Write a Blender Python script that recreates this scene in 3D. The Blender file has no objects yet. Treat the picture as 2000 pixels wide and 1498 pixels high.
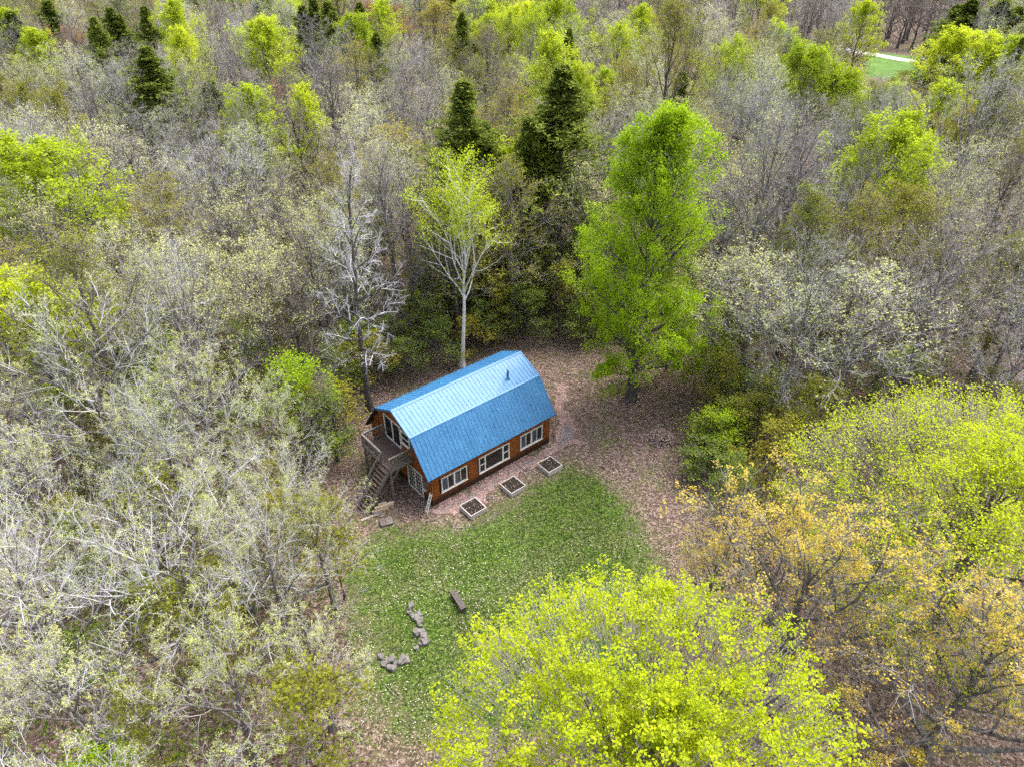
import bpy, math, random
import numpy as np
from mathutils import Vector, Matrix

# ------------------------------------------------------------------ camera, sky, sun, exposure
CAM_H, PITCH, FPX = 33.55, 0.6074, 1386.0          # FPX: focal length in pixels of a 2000 px wide frame
scene = bpy.context.scene
cam_data = bpy.data.cameras.new('camera')
cam_data.sensor_fit = 'HORIZONTAL'; cam_data.sensor_width = 36.0
cam_data.lens = 36.0 * FPX / 2000.0
cam_data.clip_start = 0.5; cam_data.clip_end = 6000.0
cam = bpy.data.objects.new('camera', cam_data)
scene.collection.objects.link(cam)
cam.location = (0, 0, CAM_H); cam.rotation_euler = (math.pi/2 - PITCH, 0, 0)
scene.camera = cam

SUN_EL, SUN_AZ = math.radians(60), math.radians(42)     # azimuth clockwise from +Y: high ahead of the camera, to the right
world = bpy.data.worlds.new('World'); scene.world = world; world.use_nodes = True
nt = world.node_tree; nt.nodes.clear()
sky = nt.nodes.new('ShaderNodeTexSky'); sky.sky_type = 'NISHITA'; sky.sun_disc = False
sky.sun_elevation = SUN_EL; sky.sun_rotation = SUN_AZ
sky.air_density = 1.0; sky.dust_density = 4.0; sky.ozone_density = 1.0
hsv = nt.nodes.new('ShaderNodeHueSaturation'); hsv.inputs['Saturation'].default_value = 0.55
bg = nt.nodes.new('ShaderNodeBackground'); bg.inputs['Strength'].default_value = 0.15
wo = nt.nodes.new('ShaderNodeOutputWorld')
nt.links.new(sky.outputs[0], hsv.inputs['Color']); nt.links.new(hsv.outputs[0], bg.inputs['Color']); nt.links.new(bg.outputs[0], wo.inputs['Surface'])

sun_data = bpy.data.lights.new('sun', 'SUN'); sun_data.energy = 1.4; sun_data.angle = math.radians(38); sun_data.color = (1.0, 0.97, 0.93)
sun = bpy.data.objects.new('sun', sun_data); scene.collection.objects.link(sun)
sd = Vector((math.sin(SUN_AZ)*math.cos(SUN_EL), math.cos(SUN_AZ)*math.cos(SUN_EL), math.sin(SUN_EL)))
sun.rotation_euler = sd.to_track_quat('Z', 'Y').to_euler(); sun.location = sd*200

vs = scene.view_settings
vs.view_transform = 'Standard'; vs.look = 'None'; vs.exposure = 1.5; vs.gamma = 1.0; vs.use_curve_mapping = False
scene.cycles.use_denoising = False
scene.cycles.max_bounces = 3; scene.cycles.diffuse_bounces = 2; scene.cycles.glossy_bounces = 2; scene.cycles.transmission_bounces = 2; scene.cycles.transparent_max_bounces = 2
scene.cycles.use_adaptive_sampling = True; scene.cycles.adaptive_threshold = 0.03; scene.cycles.adaptive_min_samples = 16
scene.cycles.caustics_reflective = False; scene.cycles.caustics_refractive = False
scene.render.filter_size = 1.15

# ------------------------------------------------------------------ helpers
rng = np.random.default_rng(7)
random.seed(7)
COL = scene.collection
cP, sP = math.cos(PITCH), math.sin(PITCH)

def at(px, py, z=0.0):
    """where the sight line through a point of the 2000 x 1498 photograph meets height z"""
    a = (px-1000)/FPX; b = -(py-749)/FPX
    d = (a, cP+b*sP, -sP+b*cP); t = (z-CAM_H)/d[2]
    return np.array([d[0]*t, d[1]*t, z])

def project(x, y, z):
    zz = z-CAM_H; d = y*cP-zz*sP; u = y*sP+zz*cP
    return 1000+FPX*x/d, 749-FPX*u/d, d

def smooth_noise(x, y, scale, seed):
    """value noise 0..1 on arrays"""
    x = np.asarray(x)/scale; y = np.asarray(y)/scale
    def h(i, j):
        n = (i.astype(np.int64)*374761393 + j.astype(np.int64)*668265263 + seed*982451653) & 0x7fffffff
        n = (n ^ (n >> 13))*1274126177 & 0x7fffffff
        return ((n ^ (n >> 16)) & 0xffff)/65535.0
    i = np.floor(x); j = np.floor(y); fx = x-i; fy = y-j
    fx = fx*fx*(3-2*fx); fy = fy*fy*(3-2*fy)
    return (h(i, j)*(1-fx)+h(i+1, j)*fx)*(1-fy) + (h(i, j+1)*(1-fx)+h(i+1, j+1)*fx)*fy

def in_poly(x, y, poly):
    x = np.asarray(x, float); y = np.asarray(y, float); c = np.zeros(x.shape, bool)
    n = len(poly)
    for i in range(n):
        x0, y0 = poly[i][:2]; x1, y1 = poly[(i+1) % n][:2]
        if y0 == y1: continue
        k = ((y0 > y) != (y1 > y)) & (x < (x1-x0)*(y-y0)/(y1-y0)+x0)
        c ^= k
    return c

def poly_dist(x, y, poly):
    x = np.asarray(x, float); y = np.asarray(y, float); best = np.full(x.shape, 1e9)
    n = len(poly)
    for i in range(n):
        x0, y0 = poly[i][:2]; x1, y1 = poly[(i+1) % n][:2]
        dx, dy = x1-x0, y1-y0; t = np.clip(((x-x0)*dx+(y-y0)*dy)/(dx*dx+dy*dy+1e-9), 0, 1)
        best = np.minimum(best, np.hypot(x-x0-t*dx, y-y0-t*dy))
    return best

def raw_mesh(name, parts, mats):
    """parts: list of (verts Nx3, faces MxK, material index, rnd per vertex or None)"""
    me = bpy.data.meshes.new(name)
    V = np.concatenate([p[0] for p in parts]).astype(np.float32)
    rnd = np.concatenate([np.zeros(len(p[0])) if p[3] is None else p[3] for p in parts]).astype(np.float32)
    loops, starts, totals, mi = [], [], [], []
    off = 0; ls = 0
    for v, f, m, r in parts:
        f = np.asarray(f, np.int32); k = f.shape[1]
        loops.append((f+off).ravel()); starts.append(ls+np.arange(len(f))*k); totals.append(np.full(len(f), k)); mi.append(np.full(len(f), m))
        off += len(v); ls += f.size
    loops = np.concatenate(loops).astype(np.int32); starts = np.concatenate(starts).astype(np.int32)
    totals = np.concatenate(totals).astype(np.int32); mi = np.concatenate(mi).astype(np.int32)
    me.vertices.add(len(V)); me.vertices.foreach_set('co', V.ravel())
    me.loops.add(len(loops)); me.loops.foreach_set('vertex_index', loops)
    me.polygons.add(len(starts)); me.polygons.foreach_set('loop_start', starts); me.polygons.foreach_set('loop_total', totals)
    me.polygons.foreach_set('material_index', mi)
    a = me.attributes.new('rnd', 'FLOAT', 'POINT'); a.data.foreach_set('value', rnd)
    me.update(calc_edges=True)
    for m in mats: me.materials.append(m)
    return me

def link(name, me, parent=None, loc=(0, 0, 0), rot=(0, 0, 0), scale=(1, 1, 1)):
    o = bpy.data.objects.new(name, me); COL.objects.link(o)
    if parent is not None: o.parent = parent
    o.location = loc; o.rotation_euler = rot; o.scale = scale
    return o

def tag(o, label=None, cat=None, group=None, kind=None):
    if label: o['label'] = label
    if cat: o['category'] = cat
    if group: o['group'] = group
    if kind: o['kind'] = kind
    return o

BOXF = [(0, 3, 2, 1), (4, 5, 6, 7), (0, 1, 5, 4), (1, 2, 6, 5), (2, 3, 7, 6), (3, 0, 4, 7)]
class MB:
    """collects boxes and bars into one mesh"""
    def __init__(self): self.v = []; self.f = []; self.m = []
    def hexa(self, pts, m=0):
        o = len(self.v); self.v += [tuple(p) for p in pts]; self.f += [tuple(i+o for i in q) for q in BOXF]; self.m += [m]*6; return self
    def box(self, x0, x1, y0, y1, z0, z1, m=0):
        return self.hexa([(x0, y0, z0), (x1, y0, z0), (x1, y1, z0), (x0, y1, z0), (x0, y0, z1), (x1, y0, z1), (x1, y1, z1), (x0, y1, z1)], m)
    def bar(self, a, b, w, h, m=0):
        a = Vector(a); b = Vector(b); d = (b-a).normalized()
        s = d.cross(Vector((0, 0, 1)))
        if s.length < 1e-3: s = Vector((1, 0, 0))
        s.normalize(); u = s.cross(d).normalized(); s *= w/2; u *= h/2
        return self.hexa([a-s-u, a+s-u, a+s+u, a-s+u, b-s-u, b+s-u, b+s+u, b-s+u], m)
    def face(self, pts, m=0):
        o = len(self.v); self.v += [tuple(p) for p in pts]; self.f.append(tuple(range(o, o+len(pts)))); self.m.append(m); return self
    def prism(self, poly, ax, d0, d1, m=0):
        """poly of 2D points extruded along axis ax ('u' or 'v') between d0 and d1; 2D = (other horizontal, z)"""
        n = len(poly); o = len(self.v)
        for d in (d0, d1):
            for p, z in poly: self.v.append((d, p, z) if ax == 'u' else (p, d, z))
        self.f.append(tuple(o+i for i in range(n))); self.f.append(tuple(o+n+i for i in reversed(range(n))))
        for i in range(n): self.f.append((o+i, o+n+i, o+n+(i+1) % n, o+(i+1) % n))
        self.m += [m]*(n+2); return self
    def mesh(self, name, mats):
        me = bpy.data.meshes.new(name); me.from_pydata(self.v, [], self.f)
        if not isinstance(mats, (list, tuple)): mats = [mats]
        for m in mats: me.materials.append(m)
        me.polygons.foreach_set('material_index', self.m); me.update()
        import bmesh
        bm = bmesh.new(); bm.from_mesh(me); bmesh.ops.recalc_face_normals(bm, faces=bm.faces); bm.to_mesh(me); bm.free()
        return me
    def build(self, name, mats, parent=None, **k): return link(name, self.mesh(name, mats), parent, **k)

# ------------------------------------------------------------------ materials
def new_mat(name):
    m = bpy.data.materials.new(name); m.use_nodes = True; t = m.node_tree; t.nodes.clear()
    out = t.nodes.new('ShaderNodeOutputMaterial')
    return m, t, out
def N(t, typ, **kw):
    n = t.nodes.new(typ)
    for k, v in kw.items():
        if hasattr(n, k): setattr(n, k, v)
        else: n.inputs[k].default_value = v
    return n
def mixc(t, fac, a, b, blend='MIX'):
    n = t.nodes.new('ShaderNodeMix'); n.data_type = 'RGBA'; n.blend_type = blend
    for sock, v in ((n.inputs['Factor'], fac), (n.inputs['A'], a), (n.inputs['B'], b)):
        if isinstance(v, bpy.types.NodeSocket): t.links.new(v, sock)
        elif isinstance(v, (int, float)): sock.default_value = v
        else: sock.default_value = (*v, 1) if len(v) == 3 else v
    return n.outputs['Result']
def ramp(t, fac, stops):
    n = t.nodes.new('ShaderNodeValToRGB'); e = n.color_ramp.elements
    while len(e) < len(stops): e.new(0.5)
    for el, (p, c) in zip(e, stops):
        el.position = p; el.color = (*c, 1) if len(c) == 3 else c
    t.links.new(fac, n.inputs[0]); return n.outputs[0]
def noise(t, scale, detail=3, rough=.55, coord=None):
    n = t.nodes.new('ShaderNodeTexNoise'); n.inputs['Scale'].default_value = scale; n.inputs['Detail'].default_value = detail; n.inputs['Roughness'].default_value = rough
    if coord is not None: t.links.new(coord, n.inputs['Vector'])
    return n.outputs['Fac']
def voro(t, scale, coord):
    n = t.nodes.new('ShaderNodeTexVoronoi'); n.inputs['Scale'].default_value = scale; t.links.new(coord, n.inputs['Vector'])
    s = t.nodes.new('ShaderNodeSeparateColor'); t.links.new(n.outputs['Color'], s.inputs[0]); return s.outputs[0], s.outputs[1], n.outputs['Distance']
def math_(t, op, a, b=0.0, clamp=False):
    n = t.nodes.new('ShaderNodeMath'); n.operation = op; n.use_clamp = clamp
    for i, v in enumerate((a, b)):
        if isinstance(v, bpy.types.NodeSocket): t.links.new(v, n.inputs[i])
        else: n.inputs[i].default_value = v
    return n.outputs[0]
def principled(t, out, color, rough=.8, spec=.3, metallic=0.0, bump=None, bump_d=.02, bump_s=.6, coat=0):
    p = t.nodes.new('ShaderNodeBsdfPrincipled'); p.inputs['Roughness'].default_value = rough
    p.inputs['Specular IOR Level'].default_value = spec; p.inputs['Metallic'].default_value = metallic; p.inputs['Coat Weight'].default_value = coat
    if isinstance(color, bpy.types.NodeSocket): t.links.new(color, p.inputs['Base Color'])
    else: p.inputs['Base Color'].default_value = (*color, 1)
    if bump is not None:
        b = t.nodes.new('ShaderNodeBump'); b.inputs['Distance'].default_value = bump_d; b.inputs['Strength'].default_value = bump_s
        t.links.new(bump, b.inputs['Height']); t.links.new(b.outputs[0], p.inputs['Normal'])
    t.links.new(p.outputs[0], out.inputs['Surface']); return p
def geo_pos(t): return t.nodes.new('ShaderNodeNewGeometry').outputs['Position']
def obj_co(t): return t.nodes.new('ShaderNodeTexCoord').outputs['Object']
def obj_rand(t): return t.nodes.new('ShaderNodeObjectInfo').outputs['Random']
def attr(t, name='rnd'):
    n = t.nodes.new('ShaderNodeAttribute'); n.attribute_name = name; return n.outputs['Fac']

def leaf_mat(name, c1, c2, vary=.25, trans=.35, c_alt=None):
    m, t, out = new_mat(name)
    col = mixc(t, attr(t), c1, c2)
    if c_alt is not None: col = mixc(t, math_(t, 'MULTIPLY', obj_rand(t), vary*2, True), col, c_alt)
    v = math_(t, 'ADD', math_(t, 'MULTIPLY', obj_rand(t), vary), 1-vary/2)
    h = t.nodes.new('ShaderNodeHueSaturation'); t.links.new(v, h.inputs['Value']); t.links.new(col, h.inputs['Color'])
    d = t.nodes.new('ShaderNodeBsdfDiffuse'); tr = t.nodes.new('ShaderNodeBsdfTranslucent'); mx = t.nodes.new('ShaderNodeMixShader')
    t.links.new(h.outputs[0], d.inputs[0]); t.links.new(h.outputs[0], tr.inputs[0]); mx.inputs[0].default_value = trans
    t.links.new(d.outputs[0], mx.inputs[1]); t.links.new(tr.outputs[0], mx.inputs[2]); t.links.new(mx.outputs[0], out.inputs['Surface'])
    return m
def bark_mat(name, c1, c2, scale=6.0, alt=None):
    m, t, out = new_mat(name)
    n = noise(t, scale, 4, .6, obj_co(t)); col = ramp(t, n, [(.35, c1), (.68, c2)])
    if alt is not None: col = mixc(t, obj_rand(t), col, mixc(t, .6, col, alt))
    d = t.nodes.new('ShaderNodeBsdfDiffuse'); t.links.new(col, d.inputs[0]); t.links.new(d.outputs[0], out.inputs['Surface'])
    return m
def wood_mat(name, c1, c2, c3, stain=None, rough=.75):
    """boards: tone differs from board to board, streaks run along them; stain = height of the weather-blackened foot"""
    m, t, out = new_mat(name)
    pos = geo_pos(t); mp = t.nodes.new('ShaderNodeMapping'); mp.inputs['Scale'].default_value = (9, 9, 1.2); t.links.new(pos, mp.inputs[0])
    g = noise(t, 2.2, 5, .65, mp.outputs[0]); col = ramp(t, g, [(.3, c1), (.5, c2), (.72, c3)])
    col = mixc(t, math_(t, 'MULTIPLY', obj_rand(t), .55), col, mixc(t, 1.0, col, (.45, .35, .3), 'MULTIPLY'))
    if stain is not None:
        s = t.nodes.new('ShaderNodeSeparateXYZ'); t.links.new(pos, s.inputs[0])
        n2 = noise(t, 1.1, 4, .7, mp.outputs[0])
        k = math_(t, 'SUBTRACT', math_(t, 'ADD', stain-.25, math_(t, 'MULTIPLY', n2, .9)), s.outputs[2])
        k = math_(t, 'MULTIPLY', k, 2.6, True)
        col = mixc(t, math_(t, 'MULTIPLY', k, .88), col, (.018, .013, .012))
    principled(t, out, col, rough, .25, bump=g, bump_d=.01)
    return m
def plain(name, c, rough=.6, spec=.4, var=.12, scale=8, metallic=0):
    m, t, out = new_mat(name)
    n = noise(t, scale, 4, .6, geo_pos(t)); a = tuple(x*(1-var) for x in c); b = tuple(min(1, x*(1+var)) for x in c)
    principled(t, out, ramp(t, n, [(.3, a), (.7, b)]), rough, spec, metallic)
    return m

M = {}
M['bark'] = bark_mat('grey_bark', (.10, .088, .08), (.27, .245, .23), 5)
M['bark_dark'] = bark_mat('dark_bark', (.06, .05, .045), (.17, .15, .135), 5)
M['bark_birch'] = bark_mat('birch_bark', (.62, .60, .57), (.92, .91, .89), 2.3)
M['twig'] = bark_mat('grey_twigs', (.25, .23, .24), (.44, .415, .43), 1.5, alt=(.37, .30, .26))
M['twig_pale'] = bark_mat('pale_twigs', (.44, .43, .435), (.68, .665, .67), 1.5)
M['limb'] = bark_mat('grey_limbs', (.15, .135, .125), (.34, .31, .295), 3)
M['twig_white'] = bark_mat('white_twigs', (.60, .58, .56), (.85, .83, .81), 1.5)
M['twig_brown'] = bark_mat('brown_twigs', (.16, .13, .11), (.30, .25, .22), 1.5)
M['bud'] = leaf_mat('bud_leaf', (.40, .46, .09), (.66, .70, .24), .25, .4, (.58, .54, .28))
M['yellow'] = leaf_mat('yellow_green_leaf', (.36, .46, .018), (.62, .69, .03), .12, .45)
M['lime'] = leaf_mat('lime_leaf', (.32, .46, .02), (.60, .72, .05), .36, .5, (.56, .60, .04))
M['birch_leaf'] = leaf_mat('birch_leaf', (.40, .52, .02), (.66, .76, .04), .05, .55)
M['green'] = leaf_mat('fresh_green_leaf', (.26, .44, .015), (.53, .68, .032), .10, .5)
M['olive'] = leaf_mat('olive_leaf', (.16, .20, .02), (.34, .38, .05), .4, .4, (.32, .26, .04))
M['orange'] = leaf_mat('orange_leaf', (.58, .38, .06), (.74, .66, .14), .1, .45)
M['russet'] = leaf_mat('russet_leaf', (.30, .16, .09), (.42, .27, .14), .2, .4)
M['needle'] = leaf_mat('needle', (.07, .11, .02), (.30, .36, .06), .3, .35)

def ground_material(name, litter, grass_amt, c_lo=None):
    m, t, out = new_mat(name)
    pos = geo_pos(t)
    r1, r2, dist = voro(t, 9.0, pos)
    leafc = ramp(t, r1, [(0, (.05, .034, .026)), (.35, (.13, .085, .066)), (.7, (.25, .175, .14)), (1, (.44, .33, .28))])
    big = noise(t, .35, 4, .6, pos); mid = noise(t, 1.6, 4, .65, pos)
    leafc = mixc(t, math_(t, 'MULTIPLY', mid, .7), leafc, (.085, .058, .046))
    moss = math_(t, 'MULTIPLY', math_(t, 'SUBTRACT', math_(t, 'ADD', big, math_(t, 'MULTIPLY', mid, .5)), .76), 4.0, True)
    mossc = ramp(t, r2, [(0, (.035, .05, .012)), (1, (.19, .21, .06))])
    col = mixc(t, math_(t, 'MULTIPLY', moss, .75), leafc, mossc)
    principled(t, out, col, .9, .15, bump=r1, bump_d=.04, bump_s=.8)
    return m
M['ground'] = ground_material('leaf_litter', 1, 0)
def lawn_material():
    m, t, out = new_mat('lawn_grass'); pos = geo_pos(t)
    r1, r2, dist = voro(t, 10.0, pos); big = noise(t, .28, 4, .6, pos); mid = noise(t, 1.3, 5, .65, pos)
    g = ramp(t, r1, [(0, (.020, .042, .005)), (.5, (.058, .102, .010)), (1, (.12, .18, .026))])
    g = mixc(t, math_(t, 'MULTIPLY', math_(t, 'SUBTRACT', math_(t, 'ADD', math_(t, 'MULTIPLY', big, .6), math_(t, 'MULTIPLY', mid, .4)), .42), 5.0, True), g, ramp(t, r1, [(0, (.035, .045, .014)), (1, (.14, .155, .05))]))
    dry = ramp(t, r2, [(0, (.05, .040, .024)), (.6, (.14, .105, .066)), (1, (.30, .235, .17))])
    k = math_(t, 'ADD', attr(t), math_(t, 'MULTIPLY', math_(t, 'SUBTRACT', mid, .5), 1.1))
    k = math_(t, 'MULTIPLY', math_(t, 'SUBTRACT', k, .25), 2.2, True)
    col = mixc(t, k, g, dry)
    principled(t, out, col, .85, .2, bump=r1, bump_d=.05, bump_s=.8); return m
M['lawn'] = lawn_material()
def gravel_material():
    m, t, out = new_mat('gravel'); pos = geo_pos(t)
    r1, r2, dist = voro(t, 16.0, pos); mid = noise(t, 1.1, 5, .65, pos)
    g = ramp(t, r1, [(0, (.06, .052, .052)), (.6, (.16, .145, .148)), (1, (.34, .31, .32))])
    l = ramp(t, r2, [(0, (.12, .07, .06)), (.6, (.30, .19, .17)), (1, (.52, .38, .34))])
    k = math_(t, 'MULTIPLY', math_(t, 'SUBTRACT', math_(t, 'ADD', mid, math_(t, 'MULTIPLY', attr(t), .8)), .55), 4.0, True)
    principled(t, out, mixc(t, k, g, l), .9, .2, bump=r1, bump_d=.03); return m
M['gravel'] = gravel_material()
M['herb'] = leaf_mat('herb_leaf', (.07, .13, .012), (.24, .30, .05), .0, .3)
M['field'] = plain('field_grass', (.10, .18, .04), .9, .1, .3, .3)
M['road'] = plain('pale_road', (.55, .53, .50), .9, .2, .1, 1.0)
M['dead_leaf'] = leaf_mat('dead_leaf', (.18, .12, .095), (.56, .43, .375), .0, .1)
M['petal'] = leaf_mat('pale_fallen_leaf', (.34, .31, .20), (.70, .66, .54), .0, .1)
M['grass'] = leaf_mat('grass_blade', (.04, .085, .01), (.14, .215, .03), .0, .25)
M['herb'] = leaf_mat('herb_leaf', (.07, .13, .012), (.24, .30, .05), .0, .3)
M['stone'] = plain('stone', (.17, .155, .145), .85, .2, .45, 5)
M['soil'] = plain('soil', (.035, .028, .022), .95, .1, .5, 14)

# ------------------------------------------------------------------ the ground
LAWN = [tuple(at(*p)[:2]) for p in ((770, 1018), (880, 1008), (960, 970), (1040, 920), (1110, 885), (1185, 915), (1250, 970), (1292, 1040), (1330, 1110), (1360, 1200),
        (1330, 1330), (1200, 1480), (980, 1500), (760, 1500), (690, 1400), (668, 1310), (680, 1220), (672, 1130), (700, 1060))]
GRAVEL = [tuple(at(*p)[:2]) for p in ((826, 1008), (850, 988), (930, 946), (1010, 900), (1078, 862), (1092, 818), (1078, 770), (1085, 745), (1100, 742), (1112, 790), (1128, 830), (1140, 858), (1115, 876),
        (1090, 885), (1040, 915), (960, 962), (890, 1002), (850, 1014))]
CLEAR = [tuple(at(*p)[:2]) for p in ((700, 1060), (690, 960), (690, 850), (735, 785), (830, 738), (960, 690), (1050, 655), (1150, 650), (1310, 650), (1350, 760), (1340, 900), (1345, 960), (1330, 1030), (1330, 1200),
        (1300, 1400), (1000, 1490), (760, 1490), (740, 1300), (740, 1150))]

def grid_sheet(poly, z, step, name, mat, edge_fn, wob=.5, kind='structure'):
    """a sheet with an uneven outline: cells of a grid whose centre lies inside the wobbling polygon"""
    P = np.array(poly); x0, y0 = P.min(0)-1; x1, y1 = P.max(0)+1
    xs = np.arange(x0, x1, step); ys = np.arange(y0, y1, step)
    X, Y = np.meshgrid(xs, ys); nx, ny = len(xs), len(ys)
    wx = X + (smooth_noise(X, Y, .9, 3)-.5)*wob*2 + (smooth_noise(X, Y, .3, 5)-.5)*wob; wy = Y + (smooth_noise(X, Y, .9, 4)-.5)*wob*2 + (smooth_noise(X, Y, .3, 6)-.5)*wob
    ins = in_poly(wx, wy, poly)
    r = edge_fn(X, Y)
    Z = np.full(X.shape, z) + (smooth_noise(X, Y, .8, 9))*.0
    V = np.stack([X, Y, Z], -1).reshape(-1, 3)
    c = ins[:-1, :-1] & ins[1:, :-1] & ins[:-1, 1:] & ins[1:, 1:]
    jj, ii = np.nonzero(c); a = jj*nx+ii
    F = np.stack([a, a+1, a+nx+1, a+nx], -1)
    used = np.unique(F); remap = np.full(len(V), -1); remap[used] = np.arange(len(used))
    me = raw_mesh(name, [(V[used], remap[F], 0, r.ravel()[used])], [mat])
    return tag(link(name, me), kind=kind)

S = 3000.0
g = MB(); g.face([(-S, -S, 0), (S, -S, 0), (S, S, 0), (-S, S, 0)]); gr = g.build('ground', M['ground']); tag(gr, kind='structure')
grid_sheet(LAWN, .008, .16, 'lawn', M['lawn'], lambda X, Y: np.clip(1-poly_dist(X, Y, LAWN)/3.0, 0, 1)**1.3*.9*np.clip((X+8.5)/3.5, .25, 1) + .16*np.clip((-5.2-X)/2.5, 0, 1) + np.clip((27-Y)/12, 0, 1)*.22)
grid_sheet(GRAVEL, .004, .14, 'gravel_path', M['gravel'], lambda X, Y: np.clip(1-poly_dist(X, Y, GRAVEL)/.9, 0, 1)*.75, .55)

def flakes(C, size, r, n_up=.8, rg=rng, aspect=.7, tri=False):
    """one small four-cornered leaf per centre"""
    n = len(C); nrm = rg.normal(size=(n, 3)); nrm /= np.linalg.norm(nrm, axis=1)[:, None]
    nrm[:, 2] = np.abs(nrm[:, 2]); nrm = nrm*(1-n_up)+np.array([0, 0, n_up]); nrm /= np.linalg.norm(nrm, axis=1)[:, None]
    a = rg.normal(size=(n, 3)); u = np.cross(nrm, a); u /= np.linalg.norm(u, axis=1)[:, None]+1e-9; w = np.cross(nrm, u)
    s = (size*(.6+.8*rg.random(n)))[:, None]
    if tri:
        V = np.stack([C+u*s*.6, C-u*s*.4+w*s*.45, C-u*s*.4-w*s*.45], 1).reshape(-1, 3)
        F = np.arange(3*n).reshape(n, 3); return V, F, np.repeat(r, 3)
    bend = nrm*s*.12
    V = np.stack([C+u*s*.5, C+w*s*.5*aspect+bend, C-u*s*.5, C-w*s*.5*aspect+bend], 1).reshape(-1, 3)
    F = np.arange(4*n).reshape(n, 4); return V, F, np.repeat(r, 4)

HYAW = 0.6967; HX, HY = -5.492, 33.806
hc, hs = math.cos(HYAW), math.sin(HYAW)
def h2w(u, v): return HX+u*hc-v*hs, HY+u*hs+v*hc
HOUSE = [h2w(.3, -.05), h2w(10.7, -.05), h2w(10.7, 7.3), h2w(.3, 7.3)]
# fallen leaves over the clearing and the paths
n = 110000
x = rng.uniform(-24, 26, n); y = rng.uniform(17, 66, n)
keep = (poly_dist(x, y, CLEAR) < 6) | in_poly(x, y, CLEAR)
inl = in_poly(x, y, LAWN); dl = poly_dist(x, y, LAWN); ing = in_poly(x, y, GRAVEL)
p = np.where(inl, np.exp(-dl/1.2)*.45, 1.0)*np.where((x < -5.5) & (y < 33), .22, 1.0)*np.where(ing, .40, 1.0)*(.15+.6*smooth_noise(x, y, 1.7, 21)+.55*smooth_noise(x, y, 5.5, 22))
keep &= (rng.random(n) < p) & ~in_poly(x, y, HOUSE)
C = np.stack([x, y, rng.uniform(.012, .05, n)], -1)[keep]
tag(link('fallen_leaves', raw_mesh('fallen_leaves', [(*flakes(C, .095, rng.random(len(C))**1.5)[:2], 0, None)], [M['dead_leaf']])), 'brown fallen leaves lying over the clearing around the cabin', 'leaves', kind='stuff')
me = bpy.data.meshes['fallen_leaves']; rr = np.repeat(rng.random(len(C))**1.4, 4).astype(np.float32); me.attributes['rnd'].data.foreach_set('value', rr)
# pale flakes on the lawn
n = 30000
x = rng.uniform(-13, 15, n); y = rng.uniform(15, 40, n)
dens = np.clip((34-y)/7, .08, 1)*(.15+1.2*smooth_noise(x, y, 2.2, 31)**1.5)*.85
k = in_poly(x, y, LAWN) & (rng.random(n) < dens)
C = np.stack([x, y, rng.uniform(.03, .07, n)], -1)[k]; v, f, r = flakes(C, .066, rng.random(len(C))**1.3)
tag(link('pale_fallen_leaves', raw_mesh('pale_fallen_leaves', [(v, f, 0, r)], [M['petal']])), 'pale bleached leaves scattered over the green lawn', 'leaves', kind='stuff')
# grass blades
n = 80000
x = rng.uniform(-13, 15, n); y = rng.uniform(15, 40, n); d = poly_dist(x, y, LAWN)
k = in_poly(x, y, LAWN) & (rng.random(n) < np.clip(d/3.4, .06, 1)**1.4*(.4+.8*smooth_noise(x, y, 2.5, 41)))
x, y = x[k], y[k]; n = len(x); az = rng.uniform(0, 6.283, n); hgt = rng.uniform(.05, .13, n); lean = rng.normal(0, .05, (n, 2)); w = .035
V = np.stack([np.stack([x+np.cos(az)*w, y+np.sin(az)*w, np.full(n, .006)], -1), np.stack([x-np.cos(az)*w, y-np.sin(az)*w, np.full(n, .006)], -1), np.stack([x+lean[:, 0], y+lean[:, 1], hgt], -1)], 1).reshape(-1, 3)
tag(link('grass', raw_mesh('grass', [(V, np.arange(3*n).reshape(n, 3), 0, np.repeat(rng.random(n), 3))], [M['grass']])), 'short green grass of the lawn in front of the cabin', 'grass', kind='stuff')
# low green herbs on the forest floor
n = 120000
x = rng.uniform(-60, 60, n); y = rng.uniform(12, 85, n)
k = (rng.random(n) < np.clip(smooth_noise(x, y, 4.5, 51)*2.2-.8+.5*((x < -7) & (y < 36)), 0, 1)) & ~in_poly(x, y, LAWN) & ~in_poly(x, y, GRAVEL) & ~in_poly(x, y, HOUSE)
inc = in_poly(x, y, CLEAR); k &= ~inc | (rng.random(n) < .12)
C = np.stack([x, y, rng.uniform(.05, .4, n)], -1)[k]; v, f, r = flakes(C, .2, rng.random(len(C)), .5)
tag(link('ground_cover', raw_mesh('ground_cover', [(v, f, 0, r)], [M['herb']])), 'low green herbs growing through the leaf litter under the trees', 'ground cover', kind='stuff')

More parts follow.
